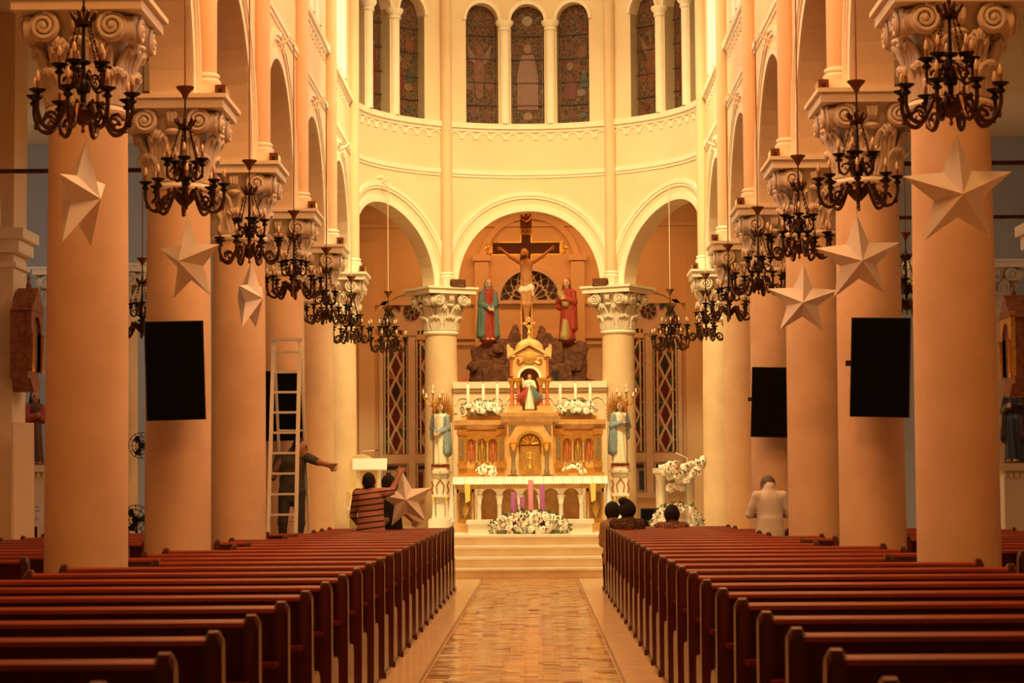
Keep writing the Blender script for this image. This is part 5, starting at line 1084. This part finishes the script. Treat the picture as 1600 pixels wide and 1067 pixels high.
# man at right, white shirt, from behind, reading
mx = at(1203, 780, 26.75).x; J = up_(mx, 26.78, 0, 1.62, 1); J['sL'] = (mx-.155, 26.78, 1.29); J['sR'] = (mx+.155, 26.78, 1.29); J['head'] = (mx-.02, 26.86, at(1199, 759, 26.86).z)
J['eL'] = (mx-.24, 26.82, 1.07); J['wL'] = (mx-.12, 27.0, 1.05); J['eR'] = (mx+.24, 26.82, 1.07); J['wR'] = (mx+.12, 27.0, 1.05)
human('grey-haired man in pale shirt standing with bowed head at the right columns', J, 1, [WSH, TRK, SKIN, HAIRG, SHOE], 'short', .0125, bulk=.98, face=(-.4, .9))
def seated(x, y, H, d=1):
    return dict(pel=(x, y, .50), chest=(x, y-.03, .50+.40*H), head=(x, y, .50+.66*H), sL=(x-.16, y-.03, .50+.465*H), sR=(x+.16, y-.03, .50+.465*H), eL=(x-.19, y+.04, .50+.18*H), eR=(x+.19, y+.02, .50+.18*H), wL=(x-.10, y+.22, .60), wR=(x+.10, y+.22, .60), hL=(x-.09, y+.03, .52), hR=(x+.09, y+.03, .52), kL=(x-.10, y+.40, .50), kR=(x+.10, y+.40, .50), aL=(x-.1, y+.38, .10), aR=(x+.1, y+.38, .10))
PT1 = patterned('brown_print_dress', [(.05, .02, .012), (.16, .06, .02), (.03, .018, .015)], 14); PT2 = patterned('floral_blouse', [(.30, .12, .08), (.10, .03, .03), (.42, .26, .16)], 22); TAN = mat('tan_blouse', (.42, .26, .14), .8)
p = at(980, 796, 28.6); human('seated woman with hair tied up in a brown print dress, front right pews', seated(p.x, 28.58, 1.0*(p.z-.5)/.66), 1, [PT1, TRD, SKIN, HAIR, SHOE], 'short', .0135, None, 'bun', bulk=1.1)
p = at(957, 798, 29.6); human('seated child with dark hair and tan top beside the woman in brown print', {k: (p.x+(v[0]-p.x)*.72, v[1], v[2]) for k, v in seated(p.x, 29.62, (p.z-.5)/.66).items()}, 1, [TAN, TRD, SKIN, HAIR, SHOE], 'short', .0145, None, 'round', bulk=.78)
p = at(1050, 803, 29.6); human('seated person with round dark hair and floral top before the ambo', seated(p.x, 29.62, (p.z-.5)/.66), 1, [PT2, TRD, SKIN, HAIR, SHOE], 'short', .0145, None, 'round', bulk=.95)
# papers on the ledge near the right man
b = MB().box(-.16, .16, -.10, .10, 0, .012).box(-.14, .12, -.09, .08, .012, .03).build('open_booklet', LINEN, None, False, (at(1176, 822, 27.15).x, 27.15, .623)); tag(b, 'white booklets lying on the pew ledge beside the standing man', 'booklet')
# ================================================================== SIDE AISLES
FRM = mat('carved_red_frame', (.20, .050, .020), .5, c2=(.34, .11, .04), scale=14, bump=.5)
def station(x, y, z, s, lab):
    t = thing('station_frame', lab, 'frame', (x, y, z), 0, 'carved wall shrines'); t.rotation_euler[2] = pi/2 if s < 0 else -pi/2
    MB().box(-.30, .30, 0, .22, 0, .84).build('case', FRM, t, False)
    m = MB(); arch_panel(m, -.32, .32, .10, .92, -.05, .01, [(0, .2, .58)]); m.build('arched_front', GOLD if s > 0 else FRM, t, False)
    MB().box(-.19, .19, -.012, -.002, .12, .76).build('painted_panel', mat('dark_scene_panel', (.10, .04, .03), .5, c2=(.30, .12, .07), scale=9), t, False)
    MB().prism([(-.36, .84), (.36, .84), (0, 1.14)], -.06, .20).build('gable', FRM, t, False)
    MB().lathe([(.05, 1.08), (.03, 1.14), (.04, 1.17), (.012, 1.22), (.02, 1.26), (0, 1.34)], 8, (0, .06, 0)).build('pinnacle', FRM, t)
    MB().prism([(-.3, 0), (.3, 0), (.12, -.16), (-.12, -.16)], -.04, .20).build('bracket', FRM, t, False)
    for q in (-.27, .27): MB().lathe([(.03, .08), (.02, .12), (.02, .5), (.035, .56)], 8, (q, -.06, 0)).build('colonnette', GOLD, t)
    return t
p = at(43, 593, 27.7); station(-6.16, 27.6, p.z, -1, 'carved red-brown gabled shrine on the left aisle pilaster')
p = at(1594, 600, 28.2); station(6.16, 28.33, p.z, 1, 'carved gilt-edged shrine at the far right edge of the nave')
def pede(nm, lab, x, y, H):
    t = thing(nm, lab, 'pedestal', (x, y, 0)); MB().box(-.28, .28, -.28, .28, 0, .12).box(-.22, .22, -.22, .22, .12, H-.1).build('die', PLW, t, False); MB().box(-.30, .30, -.30, .30, H-.1, H).build('cap', PLW, t, False)
    m = MB()
    for i in range(6): m.ball((-.2+.08*i, -.23, H-.16), (.035, .03, .05), 6, 4)
    m.build('carved_frieze', PLW, t); return t
p = at(58, 727, 34.5); pede('statue_pedestal', 'pale square pedestal under the red-robed statue at far left', p.x-.05, 34.5, p.z)
robed('saint_statue', 'dark bearded statue in red robe on a pedestal at the far left', (p.x-.05, 34.5, p.z), at(58, 611, 34.5).z-p.z, [mat('brown_habit', (.10, .03, .02), .6), REDP, SKIN, HAIR], 'pray', [(1, .62, .06), (-1, .62, .06)], False, 0, .6)
p = at(1588, 724, 31.0); pede('statue_pedestal', 'carved pale pedestal under the veiled statue at far right', p.x, 31.0, p.z)
robed('saint_statue', 'white-veiled statue in dark blue robe on a pedestal at far right', (p.x, 31.0, p.z), at(1588, 592, 31).z-p.z, [GLB, GLK, SKINP, IVOR], 'pray', [(-1, .3, .07), (1, .3, .07)], False, 0, -.7)
p = at(38, 820, 27.1); t = thing('leaning_board', 'tall pale board leaning against the left aisle pilaster', 'board', (p.x, 27.1, 0), .5)
m = MB().box(-.13, .13, -.025, .025, 0, 2.25).xf(Matrix.Rotation(-.04, 4, 'X')); m.build('board_face', PLA, t, False); MB().box(-.14, .14, -.04, .04, 0, .04).build('board_foot', BRL, t, False)
p = at(56, 812, 31.5); t = thing('notice_stand', 'small tilted white notice on a dark stand at far left', 'notice', (p.x, 31.5, 0), .25)
MB().box(-.14, .14, -.1, .1, 0, .04).box(-.02, .02, -.02, .02, 0, p.z-.1).build('stand', BLKC, t, False)
MB().box(-.12, .12, -.012, .0, p.z-.1, p.z+.22).build('white_sheet', mat('lit_white_sheet', (.92, .86, .95), .5), t, False)
m = MB()
for i in range(9): m.box(-.09, -.09+.05+.10*random.Random(i).random(), -.0145, -.0122, p.z+.18-.03*i, p.z+.187-.03*i)
m.build('printed_lines', BLKC, t, False)['kind'] = 'stuff'
p = at(58, 845, 31.5)
def fan(px, py, Y, r, lab, wall):
    p = at(px, py, Y); t = thing('fan', lab, 'fan', p, 0, 'electric fans in the left aisle')
    m = MB()
    for rr in (r, r*.7, r*.4):
        N = 20
        m.tube([(rr*math.cos(2*pi*i/N), -.05 if rr < r else 0, rr*math.sin(2*pi*i/N)) for i in range(N+1)], .006, 5)
    for i in range(12): a = 2*pi*i/12; m.tube([(0, -.07, 0), (r*.7*math.cos(a), -.05, r*.7*math.sin(a)), (r*math.cos(a), 0, r*math.sin(a)), (r*.5*math.cos(a), .06, r*.5*math.sin(a))], .004, 4)
    m.build('cage', BRZD, t)
    for i in range(3):
        a = 2*pi*i/3; c, s = math.cos(a), math.sin(a); MB().add([(0, 0, 0), (r*.8*math.cos(a-.3), -.02, r*.8*math.sin(a-.3)), (r*.85*c, .0, r*.85*s), (r*.8*math.cos(a+.45), .02, r*.8*math.sin(a+.45)), (0, .008, 0), (r*.85*c, .008, r*.85*s)], [(0, 1, 2), (0, 2, 3), (4, 1, 5), (4, 5, 3)]).build('blade', BLKC, t)
    MB().lathe([(0, -.03), (.05, -.02), (.06, .03), (.05, .12), (0, .13)], 12).xf(Matrix.Rotation(-pi/2, 4, 'X')).build('motor', BRZD, t)
    if wall: MB().tube([(0, .1, 0), (0, .3, -.05), (0, wall, -.05)], .018, 6).build('wall_arm', BRZD, t)
    else: MB().tube([(0, .05, -.02), (0, .08, -r), (0, .08, -p.z)], .016, 6).lathe([(.2, 0), (.2, .02), (.03, .05), (0, .05)], 14, (0, .08, -p.z)).build('stand', BRZD, t)
    return t
fan(221, 696, 36.0, .21, 'round black wall fan seen between the first and second left columns', 1.99)
fan(212, 812, 30.3, .20, 'low standing fan seen between the first and second left columns', 0)
